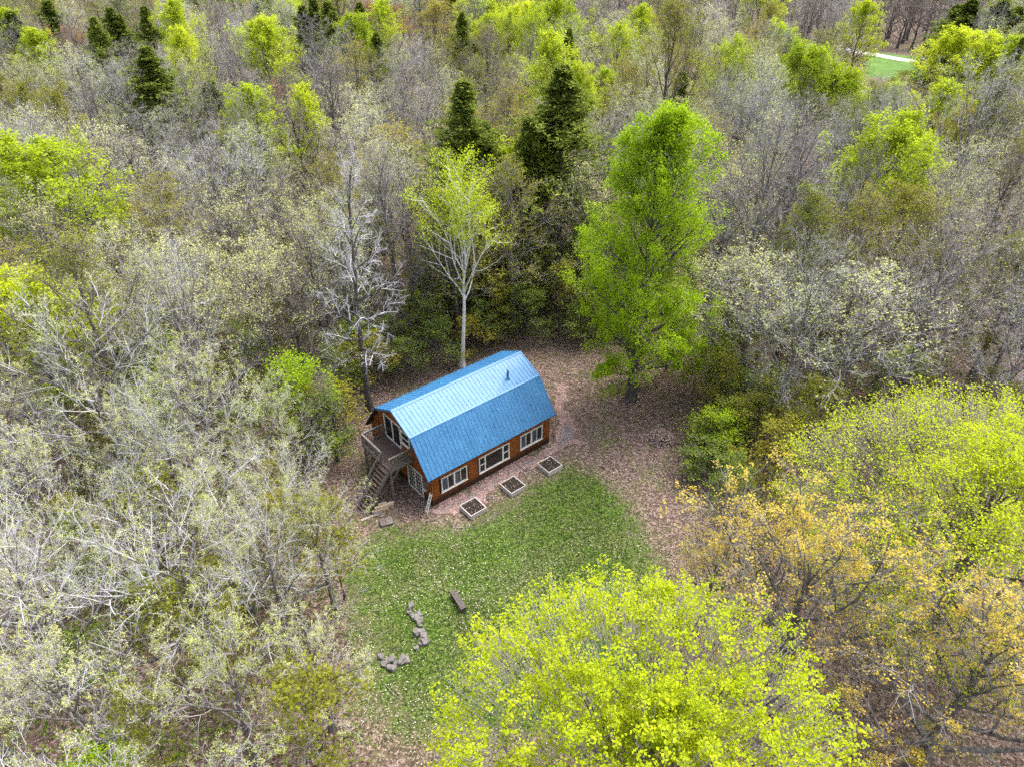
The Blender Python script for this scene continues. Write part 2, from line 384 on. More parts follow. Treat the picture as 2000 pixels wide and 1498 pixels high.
# sticks on the ground of the clearing
def stick_field(n):
    x = rng.uniform(-16, 22, n); y = rng.uniform(18, 60, n); k = (in_poly(x, y, CLEAR) | (poly_dist(x, y, CLEAR) < 4)) & ~in_poly(x, y, HOUSE) & ~(in_poly(x, y, LAWN) & (poly_dist(x, y, LAWN) > 2))
    x, y = x[k], y[k]; n = len(x); a = rng.uniform(0, 6.28, n); l = rng.uniform(.3, 1.3, n); r = rng.uniform(.008, .02, n)
    P = np.stack([np.stack([x+np.cos(a)*l*t, y+np.sin(a)*l*t+rng.normal(0, .04, n), np.full(n, .045)], -1) for t in (0, .5, 1)], 1)
    V = np.stack([P+np.array([0, 0, 1])*r[:, None, None], P+np.stack([-np.sin(a), np.cos(a), -.5+0*a], -1)[:, None]*r[:, None, None], P-np.stack([-np.sin(a), np.cos(a), .5+0*a], -1)[:, None]*r[:, None, None]], 2).reshape(-1, 3)
    b = np.arange(n)[:, None, None]*9+np.arange(2)[None, :, None]*3; q = np.arange(3)[None, None]; q2 = (q+1) % 3
    return V, np.stack(np.broadcast_arrays(b+q, b+q2, b+3+q2, b+3+q), -1).reshape(-1, 4)
V, F = stick_field(900)
tag(link('fallen_sticks', raw_mesh('fallen_sticks', [(V, F, 0, None)], [M['twig']])), 'small grey sticks lying in the leaf litter of the clearing', 'sticks', kind='stuff')

# far road, drive and fields
def strip(name, pts, w, z, mat):
    b = MB()
    for i in range(len(pts)-1):
        pass
    L, R = [], []
    for i, p in enumerate(pts):
        a = pts[max(0, i-1)]; c = pts[min(len(pts)-1, i+1)]; d = Vector((c[0]-a[0], c[1]-a[1])).normalized(); nrm = Vector((-d.y, d.x))*w/2
        L.append((p[0]+nrm.x, p[1]+nrm.y, z)); R.append((p[0]-nrm.x, p[1]-nrm.y, z))
    for i in range(len(pts)-1): b.face([R[i], R[i+1], L[i+1], L[i]])
    return tag(b.build(name, mat), kind='structure')
strip('road', [at(1640, 96)[:2], at(1700, 106)[:2], at(1760, 117)[:2], at(1820, 124)[:2], at(1900, 128)[:2], at(2080, 138)[:2]], 3.6, .016, M['road'])
strip('driveway', [at(1800, 122)[:2], at(1835, 112)[:2], at(1850, 96)[:2], at(1850, 80)[:2]], 3.2, .020, M['road'])
b = MB(); b.face([(*at(1690, 150)[:2], .008), (*at(1850, 170)[:2], .008), (*at(1860, 120)[:2], .008), (*at(1690, 100)[:2], .008)]); tag(b.build('roadside_field', M['field']), kind='structure')
b = MB(); b.face([(-190, 300, .008), (-60, 285, .008), (-40, 420, .008), (-230, 420, .008)]); tag(b.build('far_field', M['field']), kind='structure')

# ------------------------------------------------------------------ the cabin
M['cedar'] = wood_mat('cedar_siding', (.11, .028, .008), (.28, .085, .016), (.40, .145, .032), stain=.55)
M['trim'] = plain('cream_trim', (.76, .73, .66), .6, .3, .08)
M['trim_dark'] = plain('dark_fascia', (.045, .03, .026), .7, .2, .3)
M['grey_wood'] = wood_mat('grey_weathered_wood', (.11, .095, .085), (.20, .18, .165), (.32, .29, .27))
M['deck_wood'] = wood_mat('dark_deck_wood', (.06, .030, .034), (.12, .088, .07), (.20, .155, .125))
M['bed_wood'] = wood_mat('pale_bed_wood', (.42, .39, .36), (.58, .54, .51), (.70, .67, .63))
M['core'] = plain('wall_core', (.03, .02, .016), .9, .1)
M['pale_lumber'] = wood_mat('pale_lumber', (.55, .42, .28), (.70, .56, .40), (.78, .67, .52))
M['white'] = plain('white_paint', (.74, .74, .74), .5, .4, .06)
def glass_mat(name, c):
    m, t, out = new_mat(name)
    n = noise(t, 1.3, 3, .6, geo_pos(t)); col = ramp(t, n, [(.35, tuple(x*.6 for x in c)), (.7, tuple(x*1.3 for x in c))])
    principled(t, out, col, .07, .5); return m
M['glass'] = glass_mat('dark_glass', (.014, .017, .018)); M['glass_blue'] = glass_mat('bluish_glass', (.075, .095, .13))  # two pane colours: near-black, and a paler bluish one for alternate slider panes
def roof_mat():
    m, t, out = new_mat('blue_metal_roof'); pos = geo_pos(t)
    n = noise(t, .9, 5, .65, pos); mp = t.nodes.new('ShaderNodeMapping'); mp.inputs['Scale'].default_value = (6, 6, .6); t.links.new(pos, mp.inputs[0])
    st = noise(t, 1.3, 4, .7, mp.outputs[0])
    k = math_(t, 'ADD', math_(t, 'MULTIPLY', n, .55), math_(t, 'MULTIPLY', st, .45))
    col = ramp(t, k, [(.30, (.016, .120, .27)), (.52, (.030, .170, .36)), (.72, (.066, .25, .44))])
    col = mixc(t, math_(t, 'MULTIPLY', obj_rand(t), .22), col, (.05, .18, .38))
    principled(t, out, col, .52, .65, metallic=.05, coat=.08); return m
M['roof'] = roof_mat()

L, W, O = 11.0, 7.3, .35
PROF = [(-.256, 2.57), (1.527, 5.0), (3.65, 6.01), (5.773, 5.0), (7.556, 2.57)]
def prof(v):
    for (a, za), (b, zb) in zip(PROF, PROF[1:]):
        if a <= v <= b: return za+(zb-za)*(v-a)/(b-a)
    return 2.57
house = bpy.data.objects.new('cabin', None); COL.objects.link(house); house.location = (HX, HY, 0); house.rotation_euler = (0, 0, HYAW)
tag(house, 'brown board cabin with blue metal gambrel roof in the clearing', 'cabin')

front = lambda a, z, d: (a, -d, z)
rear = lambda a, z, d: (a, W+d, z)
gable = lambda a, z, d: (O-d, a, z)
gable_far = lambda a, z, d: (L-O+d, a, z)
def mbox(b, mp, a0, a1, z0, z1, d0, d1, m=0, z1b=None):
    z1b = z1 if z1b is None else z1b
    return b.hexa([mp(a0, z0, d0), mp(a1, z0, d0), mp(a1, z0, d1), mp(a0, z0, d1), mp(a0, z1, d0), mp(a1, z1b, d0), mp(a1, z1b, d1), mp(a0, z1, d1)], m)

def siding(wall, mp, a0, a1, top, openings, width=.2):
    n = round((a1-a0)/width); w = (a1-a0)/n
    for i in range(n):
        s0 = a0+i*w+.004; s1 = a0+(i+1)*w-.004; mid = (s0+s1)/2
        cuts = sorted((z0, z1) for (o0, o1, z0, z1) in openings if s1 > o0+.02 and s0 < o1-.02)
        z = .04+random.uniform(-.02, .03); spans = []
        for z0, z1 in cuts:
            if z0-z > .03: spans.append((z, z0, None))
            z = z1
        spans.append((z, top(s0), top(s1)))
        th = .028+random.uniform(-.006, .006)
        for lo, hi, hib in spans:
            if hi-lo < .05: continue
            mbox(MB(), mp, s0, s1, lo, hi, 0, th, z1b=hib).build('board', M['cedar'], wall)

FW = [(1.08, 3.18, .83, 2.04), (4.2, 6.87, .68, 2.05), (7.88, 9.98, .80, 2.06)]
GW = [(3.3, 5.32, 2.80, 4.72), (2.2, 3.22, 3.50, 4.55), (1.04, 2.82, .03, 2.02)]
b = MB(); b.box(O, L-O, .0, .12, 0, 2.88); w1 = b.build('front_wall', M['core'], house)
b = MB(); b.box(O, L-O, W-.12, W, 0, 2.88); w2 = b.build('rear_wall', M['core'], house)
gp = [(.12, 0), (.12, 3.0), (1.56, 4.90), (3.65, 5.90), (5.74, 4.90), (W-.12, 3.0), (W-.12, 0)]
w3 = MB().prism(gp, 'u', O, O+.12).build('gable_wall', M['core'], house)
w4 = MB().prism(gp, 'u', L-O-.12, L-O).build('gable_wall', M['core'], house)
siding(w1, front, O-.03, L-O+.03, lambda a: 2.84, FW)
siding(w2, rear, O-.03, L-O+.03, lambda a: 2.84, [])
siding(w3, gable, .0, W, lambda a: prof(a)-.10, GW)
siding(w4, gable_far, .0, W, lambda a: prof(a)-.10, [])
for mp, wl, n in ((front, w1, 0),):
    for a in (O-.03, L-O+.03-.1):
        mbox(MB(), mp, a, a+.1, .05, 2.84, .036, .056).build('corner_board', M['cedar'], wl)

def window(mp, a0, a1, z0, z1, cols, name='window', fw=.07, muntin=None):
    """cols: list of (a_start, a_end, rails, glass, mullion width after)"""
    b = MB()
    mbox(b, mp, a0-fw, a0, z0-fw, z1+fw, .0, .075); mbox(b, mp, a1, a1+fw, z0-fw, z1+fw, .0, .075)
    mbox(b, mp, a0, a1, z1, z1+fw, .0, .072); mbox(b, mp, a0, a1, z0-fw, z0, .0, .072)
    w = b.build(name, M['trim'], house)
    if name == 'window': mbox(MB(), mp, a0-fw-.03, a1+fw+.03, z0-fw-.035, z0-fw-.002, .0, .11).build('sill', M['trim'], w)
    for i, (c0, c1, rails, gm, mw) in enumerate(cols):
        zs = [z0]+rails+[z1]
        for k in range(len(zs)-1):
            mbox(MB(), mp, c0, c1, zs[k], zs[k+1], .012, .022).build('pane', M[gm], w)
            if k: mbox(MB(), mp, c0, c1, zs[k]-.03, zs[k]+.03, .024, .058).build('rail', M['trim'], w)
        if muntin:
            nx, nz = muntin; mb = MB()
            for q in range(1, nx): x = c0+(c1-c0)*q/nx; mbox(mb, mp, x-.014, x+.014, z0, z1, .023, .036)
            for q in range(1, nz): z = z0+(z1-z0)*q/nz; mbox(mb, mp, c0, c1, z-.014, z+.014, .023, .0345)
            mb.build('muntin_grid', M['trim'], w)
        if mw: mbox(MB(), mp, c1, c1+mw, z0, z1, .0, .064).build('mullion', M['trim'], w)
    return w
def slider(a0, a1, z0, z1):
    m = (a0+a1)/2; q = (m-.06-a0-.04)/2
    window(front, a0, a1, z0, z1, [(a0, a0+q, [], 'glass_blue', .04), (a0+q+.04, m-.06, [], 'glass', .12), (m+.06, m+.06+q, [], 'glass_blue', .04), (m+.1+q, a1, [], 'glass', 0)])
slider(1.15, 3.11, .90, 1.97); slider(7.95, 9.91, .87, 1.99)
window(front, 4.27, 6.80, .75, 1.98, [(4.27, 4.68, [1.36], 'glass', .10), (4.78, 6.24, [], 'glass', .12), (6.36, 6.80, [1.36], 'glass', 0)])
window(gable, 2.27, 3.15, 3.57, 4.48, [(2.27, 3.15, [4.02], 'glass', 0)])
window(gable, 3.37, 5.25, 2.87, 4.65, [(3.37, 4.26, [], 'glass', .10), (4.36, 5.25, [], 'glass', 0)], 'sliding_door')
window(gable, 1.11, 2.75, .10, 1.95, [(1.11, 1.88, [], 'glass', .1), (1.98, 2.75, [], 'glass', 0)], 'french_door', muntin=(3, 5))
mbox(MB(), gable, .42, .72, 1.2, 1.75, .03, .16).build('meter_box', M['grey_wood'], house)
mbox(MB(), gable, .62, .95, .95, 1.02, .03, .14).build('wall_bracket', M['white'], house)

# roof
inner = [(v*1.0, z-.10) for v, z in PROF]
roof = MB().prism([(v, z-.012) for v, z in PROF]+[(v*.985+.05, z-.11) for v, z in reversed(PROF)], 'u', .02, L-.02).build('roof', M['trim_dark'], house)
NP = 12; pw = L/NP
cross = []
for q in range(3):
    s = q*pw/3; cross += [(s, 0), (s+.205, 0), (s+.222, .020), (s+.262, .020), (s+.279, 0)]
cross.append((pw, 0))
for (va, za), (vb, zb) in zip(PROF, PROF[1:]):
    d = Vector((vb-va, zb-za)); nrm = Vector((-d.y, d.x)).normalized()
    b = MB(); rows = []
    for t in (0, .5, 1):
        rows.append([(x, va+d.x*t+nrm.x*(h+.004), za+d.y*t+nrm.y*(h+.004)) for x, h in cross])
    n = len(cross)
    for r in range(2):
        for i in range(n-1): b.face([rows[r][i], rows[r][i+1], rows[r+1][i+1], rows[r+1][i]])
    me = b.mesh('roof_panel', M['roof'])
    for i in range(NP): link('roof_panel', me, roof, loc=(i*pw, 0, random.uniform(-.002, .002)))
def cap(name, v, z, s1, s2, wd, lift):
    """a folded strip over an edge of the roof: s1, s2 unit directions down both sides"""
    b = MB(); up = .03+lift
    for s, sg in ((s1, -1), (s2, 1)):
        n = Vector((-s[1], s[0])); n = n if n.y > 0 else -n
        p0 = (v, z+up); p1 = (v+s[0]*wd+n.x*.0, z+up*.75+s[1]*wd)
        b.hexa([(-.03, p0[0], p0[1]-.012), (L+.03, p0[0], p0[1]-.012), (L+.03, p1[0], p1[1]-.012), (-.03, p1[0], p1[1]-.012), (-.03, p0[0], p0[1]), (L+.03, p0[0], p0[1]), (L+.03, p1[0], p1[1]), (-.03, p1[0], p1[1])])
    return b.build(name, M['roof'], roof)
def unit(a, b): d = Vector((b[0]-a[0], b[1]-a[1])).normalized(); return (d.x, d.y)
cap('ridge_cap', *PROF[2], unit(PROF[2], PROF[1]), unit(PROF[2], PROF[3]), .16, .012)
cap('break_flashing', *PROF[1], unit(PROF[1], PROF[0]), unit(PROF[1], PROF[2]), .09, .004)
cap('break_flashing', *PROF[3], unit(PROF[3], PROF[4]), unit(PROF[3], PROF[2]), .09, .004)
for u0, u1 in ((-.035, .02), (L-.02, L+.035)):
    for (va, za), (vb, zb) in zip(PROF, PROF[1:]):
        MB().hexa([(u0, va, za-.13), (u1, va, za-.13), (u1, vb, zb-.13), (u0, vb, zb-.13), (u0, va, za+.032), (u1, va, za+.032), (u1, vb, zb+.032), (u0, vb, zb+.032)]).build('rake_trim', M['trim_dark'] if va > 5 else M['roof'], roof)
import bmesh
def cyl(name, mat, parent, r, z0, z1, seg=12, r2=None, loc=(0, 0, 0)):
    bm = bmesh.new(); bmesh.ops.create_cone(bm, cap_ends=True, segments=seg, radius1=r, radius2=r2 if r2 is not None else r, depth=z1-z0)
    me = bpy.data.meshes.new(name); bm.to_mesh(me); bm.free(); me.materials.append(mat)
    return link(name, me, parent, loc=(loc[0], loc[1], loc[2]+(z0+z1)/2))
M['pipe'] = plain('vent_pipe_metal', (.05, .12, .16), .4, .5, .2)
vp = cyl('vent_pipe', M['pipe'], roof, .075, 5.25, 6.02, loc=(8.7, 2.3, 0))
bt = cyl('flashing_boot', M['roof'], vp, .22, -.40, -.12, r2=.08, loc=(0, 0, 0)); cp = cyl('cap', M['pipe'], vp, .09, .385, .42)

# ------------------------------------------------------------------ the deck on its posts, with stairs
DU, DV = -1.38, 2.1
deck = bpy.data.objects.new('balcony_deck', None); COL.objects.link(deck); dx, dy = h2w(DU, DV); deck.location = (dx, dy, 0); deck.rotation_euler = (0, 0, HYAW)
tag(deck, 'grey wooden upper deck with railings and stairs at the cabin gable', 'deck')
DL = (-DU, -DV, 0)
DZ, V1, U1 = 2.78, 5.45, O-.04
nb = 12
for i in range(nb):
    s = (U1-DU)/nb
    MB().box(DU+i*s+.004, DU+(i+1)*s-.004, DV, V1, DZ-.035, DZ+random.uniform(-.004, .004)).build('deck_board', M['deck_wood'], deck, loc=DL)
fr = MB(); fr.box(DU-.05, DU-.004, DV-.05, V1+.05, DZ-.26, DZ-.02); fr.box(DU, U1, DV-.05, DV-.004, DZ-.262, DZ-.02); fr.box(DU, U1, V1+.004, V1+.05, DZ-.262, DZ-.02)
for k in range(1, 5): v = DV+k*(V1-DV)/5; fr.box(DU, U1, v-.02, v+.02, DZ-.24, DZ-.04)
fr.build('joist_frame', M['grey_wood'], deck, loc=DL)
for u, v in ((DU+.03, DV+.04), (DU+.03, V1-.04)):
    MB().box(u-.07, u+.07, v-.07, v+.07, 0, DZ-.265).build('post', M['grey_wood'], deck, loc=DL)
MB().bar((DU+.06, DV+.04, 1.7), (DU+.75, DV+.04, 2.52), .06, .09).build('brace', M['grey_wood'], deck, loc=DL)
MB().bar((DU+.06, V1-.04, 1.7), (DU+.75, V1-.04, 2.52), .06, .09).build('brace', M['grey_wood'], deck, loc=DL)
MB().bar((DU+.03, V1-.1, 1.7), (DU+.03, V1-.8, 2.52), .06, .09).build('brace', M['grey_wood'], deck, loc=DL)
bal_u = MB().box(-.018, .018, -.018, .018, DZ+.08, DZ+.84).mesh('baluster', M['grey_wood'])
def railing(a, b):
    a = Vector(a); b = Vector(b); rl = MB()
    rl.bar((a.x, a.y, DZ+.88), (b.x, b.y, DZ+.88), .13, .04); rl.bar((a.x, a.y, DZ+.80), (b.x, b.y, DZ+.80), .04, .08); rl.bar((a.x, a.y, DZ+.09), (b.x, b.y, DZ+.09), .04, .08)
    r = rl.build('railing', M['grey_wood'], deck, loc=DL)
    n = max(2, round((b-a).length/.13))
    for i in range(n+1):
        p = a.lerp(b, i/n)
        if i in (0, n): MB().box(p.x-.045, p.x+.045, p.y-.045, p.y+.045, DZ-.25, DZ+.86).build('railing_post', M['grey_wood'], r)
        else: link('baluster', bal_u, r, loc=(p.x, p.y, 0))
railing((DU-.02, 3.08), (DU-.02, V1+.02)); railing((DU-.02, V1+.03), (U1-.02, V1+.03)); railing((DU-.02, DV-.03), (U1-.02, DV-.03))
run = 2.15; ns = 12
st = MB()
for v in (DV+.02, 3.04): st.bar((DU-.06, v, DZ-.14), (DU-.06-run, v, .02), .045, .26)
stairs = st.build('stairs', M['grey_wood'], deck, loc=DL)
for i in range(ns):
    z = DZ*(i+1)/(ns+1); u = DU-.06-run*(1-(i+1)/(ns+1))
    MB().box(u-.13, u+.13, DV+.045, 3.015, z-.02, z+.02).build('tread', M['deck_wood'], stairs)
hr = MB(); hr.bar((DU-.04, 3.06, DZ+.80), (DU-.06-run*.93, 3.06, .98), .05, .10)
hr.box(DU-.06-run*.93-.045, DU-.06-run*.93+.045, 3.07, 3.15, .0, 1.0); hr.box(DU-.06-run*.5-.04, DU-.06-run*.5+.04, 3.07, 3.15, .9, 1.92)
hr.build('handrail', M['grey_wood'], stairs)

# ------------------------------------------------------------------ things around the cabin
def w2h(p):
    x, y = p[0]-HX, p[1]-HY; return x*hc+y*hs, -x*hs+y*hc
z3 = lambda x, y: (830+x/7.132, 810+y/7.132)
for ps, lab in (([(495, 1265), (680, 1150), (855, 1280), (650, 1395)], 'square raised garden bed nearest the deck, below the left slider window'),
          ([(1040, 975), (1235, 860), (1395, 965), (1215, 1070)], 'middle one of three square raised garden beds before the picture window'),
          ([(1575, 675), (1740, 580), (1900, 690), (1735, 790)], 'square raised garden bed farthest from the deck, by the gravel')):
    q = np.array([w2h(at(*z3(*p), .36)) for p in ps]); c = q.mean(0); s = 1.17/2
    x, y = h2w(*c); e = bpy.data.objects.new('raised_bed', None); COL.objects.link(e); e.location = (x, y, 0); e.rotation_euler = (0, 0, HYAW+random.uniform(-.03, .03))
    tag(e, lab, 'garden bed', 'raised garden beds before the cabin')
    for k in range(4):
        b = MB().box(-s-(.06 if k % 2 == 0 else -.002), s+(.06 if k % 2 == 0 else -.002), -s-.06, -s, 0, .36); b.build('board', M['bed_wood'], e, rot=(0, 0, k*math.pi/2))
    rw = np.random.default_rng(int(abs(x)*100)); nw = 26; wc = np.stack([rw.normal(0, .3, nw).clip(-.5, .5), rw.normal(0, .3, nw).clip(-.5, .5), rw.uniform(.30, .40, nw)], -1); wv, wf, wr = flakes(wc, .09, rw.random(nw), .5, rw)
    tag(link('dead_stalks', raw_mesh('dead_stalks', [(wv, wf, 0, wr)], [M['dead_leaf']]), e), kind='stuff')
    xs = np.linspace(-s+.002, s-.002, 9); X, Y = np.meshgrid(xs, xs); Z = .25+rng.random(X.shape)*.06
    V = np.stack([X, Y, Z], -1).reshape(-1, 3); a = (np.arange(8)[:, None]*9+np.arange(8)).ravel()
    link('soil', raw_mesh('soil', [(V, np.stack([a, a+1, a+10, a+9], -1), 0, None)], [M['soil']]), e)
# bench of a squared timber
p0, p1 = at(884, 1153, .4), at(905, 1186, .4); c = (p0+p1)/2; d = p1-p0; Lb = float(np.hypot(d[0], d[1]))+.1
M['bench_wood'] = wood_mat('dark_bench_wood', (.05, .030, .030), (.11, .095, .092), (.20, .175, .165))
bench = bpy.data.objects.new('bench', None); COL.objects.link(bench); bench.location = (c[0], c[1], 0); bench.rotation_euler = (0, 0, math.atan2(d[1], d[0]))
tag(bench, 'low dark timber bench standing alone on the lawn', 'bench')
MB().box(-Lb/2, Lb/2, -.17, .17, .29, .40).build('seat', M['bench_wood'], bench)
for sx in (-1, 1): MB().box(sx*(Lb/2-.12)-.09, sx*(Lb/2-.12)+.09, -.15, .15, 0, .288).build('leg', M['bench_wood'], bench)
# ladder at the corner
la, lb = at(836, 990, 0), at(840, 962, 1.0)
lad = bpy.data.objects.new('ladder', None); COL.objects.link(lad); lx, ly = h2w(-.12, -.12); lad.location = (lx, ly, 0); lad.rotation_euler = (0, 0, HYAW)
tag(lad, 'short white ladder leaning on the corner of the cabin', 'ladder')
for sx in (-1, 1): MB().bar((-.25, sx*.1-.1, 0), (.30, sx*.1-.02, 1.35), .045, .05).build('rail', M['white'], lad)
for k in range(5): t = .1+k*.2; MB().bar((-.25+.55*t, -.2+.08*t, 1.35*t), (-.25+.55*t, 0+.08*t, 1.35*t), .035, .035).build('rung', M['white'], lad)
# lumber, slab, pallet beside the stairs
def stack(name, label, cat, px, py, rz, pieces, mat, piece):
    p = at(px, py, 0); e = bpy.data.objects.new(name, None); COL.objects.link(e); e.location = (p[0], p[1], 0); e.rotation_euler = (0, 0, rz); tag(e, label, cat)
    for x0, x1, y0, y1, z0, z1 in pieces: MB().box(x0, x1, y0, y1, z0, z1).build(piece, M[mat], e)
    return e
stack('lumber_pile', 'small pile of pale cut lumber at the foot of the stairs', 'lumber', 748, 993, .42,
      [(-.75, .35, -.2, .0, 0, .16), (-.5, .75, .02, .2, 0, .14), (-.55, .3, -.14, .06, .162, .34), (.05, .8, .06, .24, .142, .20), (-.2, .35, .26, .42, .0, .2)], 'pale_lumber', 'board')
stack('stone_slab', 'flat grey slab lying between the lumber and the pallet', 'slab', 738, 1003, .3, [(-.3, .3, -.24, .24, 0, .08)], 'stone', 'slab')
stack('pallet', 'small grey wooden pallet lying on the grass edge by the stairs', 'pallet', 755, 1021, .35,
      [(-.4, -.02, -.3, .3, .13, .17), (.0, .4, -.3, .3, .13, .165), (-.38, .38, -.28, -.18, 0, .128), (-.38, .38, .18, .28, 0, .128)], 'grey_wood', 'slat')
stack('plank', 'single grey plank lying in the grass left of the pallet', 'plank', 722, 1010, .55, [(-.6, .6, -.07, .07, 0, .06)], 'bed_wood', 'board')
# stones
def stone_mesh(seed):
    bm = bmesh.new(); bmesh.ops.create_icosphere(bm, subdivisions=2, radius=1); r = np.random.default_rng(seed)
    for v in bm.verts:
        k = 1+.3*math.sin(v.co.x*3+seed)+.25*math.cos(v.co.y*4+seed*2)+r.normal(0, .09); v.co *= k; v.co.z = max(-.5, min(.62, v.co.z))
    me = bpy.data.meshes.new('stone'); bm.to_mesh(me); bm.free(); me.materials.append(M['stone']); return me
SM = [stone_mesh(i) for i in range(5)]
def border(label, pts):
    c = np.mean([at(*p) for p in pts], 0); e = bpy.data.objects.new('stone_border', None); COL.objects.link(e); e.location = (c[0], c[1], 0); tag(e, label, 'stone border')
    for i, p in enumerate(pts):
        q = at(*p)-c+np.array([random.uniform(-.14, .14), random.uniform(-.14, .14), 0]); s = random.choice((.14, .18, .22, .26, .30))*random.uniform(.9, 1.1)
        link('stone', SM[i % 5], e, loc=(q[0], q[1], s*.3), rot=(random.uniform(-.2, .2), random.uniform(-.2, .2), random.uniform(0, 6)), scale=(s, s*random.uniform(.7, 1), s*random.uniform(.7, 1)))
border('curved row of grey stones along the left edge of the lawn', [(797, 1190), (804, 1194), (808, 1202), (812, 1209), (817, 1216), (818, 1224), (823, 1231), (827, 1238), (828, 1246), (826, 1254), (822, 1262), (817, 1270), (813, 1206), (824, 1250)])
border('short cluster of stones at the lower left corner of the lawn', [(748, 1290), (754, 1294), (763, 1294), (772, 1296), (781, 1294), (790, 1296), (798, 1291), (770, 1306)])


# ------------------------------------------------------------------ tree building
def frames(T):
    ref = np.where(np.abs(T[..., 2:3]) > .9, np.array([1., 0, 0]), np.array([0, 0, 1.]))
    n1 = np.cross(T, ref); n1 /= np.linalg.norm(n1, axis=-1, keepdims=True)+1e-9
    return n1, np.cross(T, n1)
def tubes(P, R, s):
    B, K, _ = P.shape
    T = np.gradient(P, axis=1); T /= np.linalg.norm(T, axis=-1, keepdims=True)+1e-9
    n1, n2 = frames(T)
    a = np.arange(s)*2*np.pi/s
    ring = n1[:, :, None, :]*np.cos(a)[None, None, :, None] + n2[:, :, None, :]*np.sin(a)[None, None, :, None]
    V = (P[:, :, None, :]+ring*R[:, :, None, None]).reshape(-1, 3)
    b = np.arange(B)[:, None, None]*K*s; k = np.arange(K-1)[None, :, None]*s; q = np.arange(s)[None, None, :]; q2 = (q+1) % s
    F = np.stack(np.broadcast_arrays(b+k+q, b+k+q2, b+k+s+q2, b+k+s+q), -1).reshape(-1, 4)
    return V, F
def grow(pos, d, length, r0, K, rg, curl=0., wig=.08, tip=.25):
    """polylines from pos along d (B,3), bending up by curl over their length"""
    B = len(pos); P = np.zeros((B, K, 3)); P[:, 0] = pos; step = (length/(K-1))[:, None]; dd = d.copy()
    for k in range(1, K):
        P[:, k] = P[:, k-1]+dd*step
        dd = dd+rg.normal(0, wig, (B, 3)); dd[:, 2] += (curl if np.isscalar(curl) else curl)/(K-1); dd /= np.linalg.norm(dd, axis=1, keepdims=True)
    R = r0[:, None]*(1-(1-tip)*np.linspace(0, 1, K)[None])
    return P, R
def kids(P, R, n, smin, ratio, ang, K, rg, up=.15, rr=.6, curl=.2, wig=.1, rmin=.004, tip=.3, taper=.5, flat=0.):
    B, Kp, _ = P.shape
    s = smin+(1-smin)*((np.arange(n)[None]+rg.random((B, n)))/n)
    x = np.minimum(s*(Kp-1), Kp-1.001); i = x.astype(int); f = (x-i)[..., None]; bi = np.arange(B)[:, None]
    pos = P[bi, i]*(1-f)+P[bi, i+1]*f; T = P[bi, i+1]-P[bi, i]; T /= np.linalg.norm(T, axis=-1, keepdims=True)+1e-9
    Rp = R[bi, i]*(1-f[..., 0])+R[bi, i+1]*f[..., 0]
    Lp = np.linalg.norm(np.diff(P, axis=1), axis=-1).sum(1)[:, None]
    n1, n2 = frames(T); phi = (np.arange(n)*2.4)[None]+rg.uniform(0, 6.28, (B, 1))+rg.normal(0, .5, (B, n))
    a = np.radians(ang)*(1+rg.normal(0, .25, (B, n)))
    side = n1*np.cos(phi)[..., None]+n2*np.sin(phi)[..., None]
    if flat: side[..., 2] *= (1-flat)
    d = T*np.cos(a)[..., None]+side*np.sin(a)[..., None]; d[..., 2] += up; d /= np.linalg.norm(d, axis=-1, keepdims=True)
    ln = Lp*ratio*(1-taper*s)*(.65+.7*rg.random((B, n)))
    r = np.maximum(np.minimum(Rp*rr, ln*.03), rmin)
    return grow(pos.reshape(-1, 3), d.reshape(-1, 3), ln.ravel(), r.ravel(), K, rg, curl, wig, tip)
def clusters(C, k, spread, size, rg, n_up=.35, aspect=.8):
    n = len(C); c = np.repeat(C, k, 0)+rg.normal(0, spread, (n*k, 3))
    r = np.clip(np.repeat(rg.random(n), k)*.6+rg.random(n*k)*.4, 0, 1)
    return flakes(c, size, r, n_up, rg, aspect)

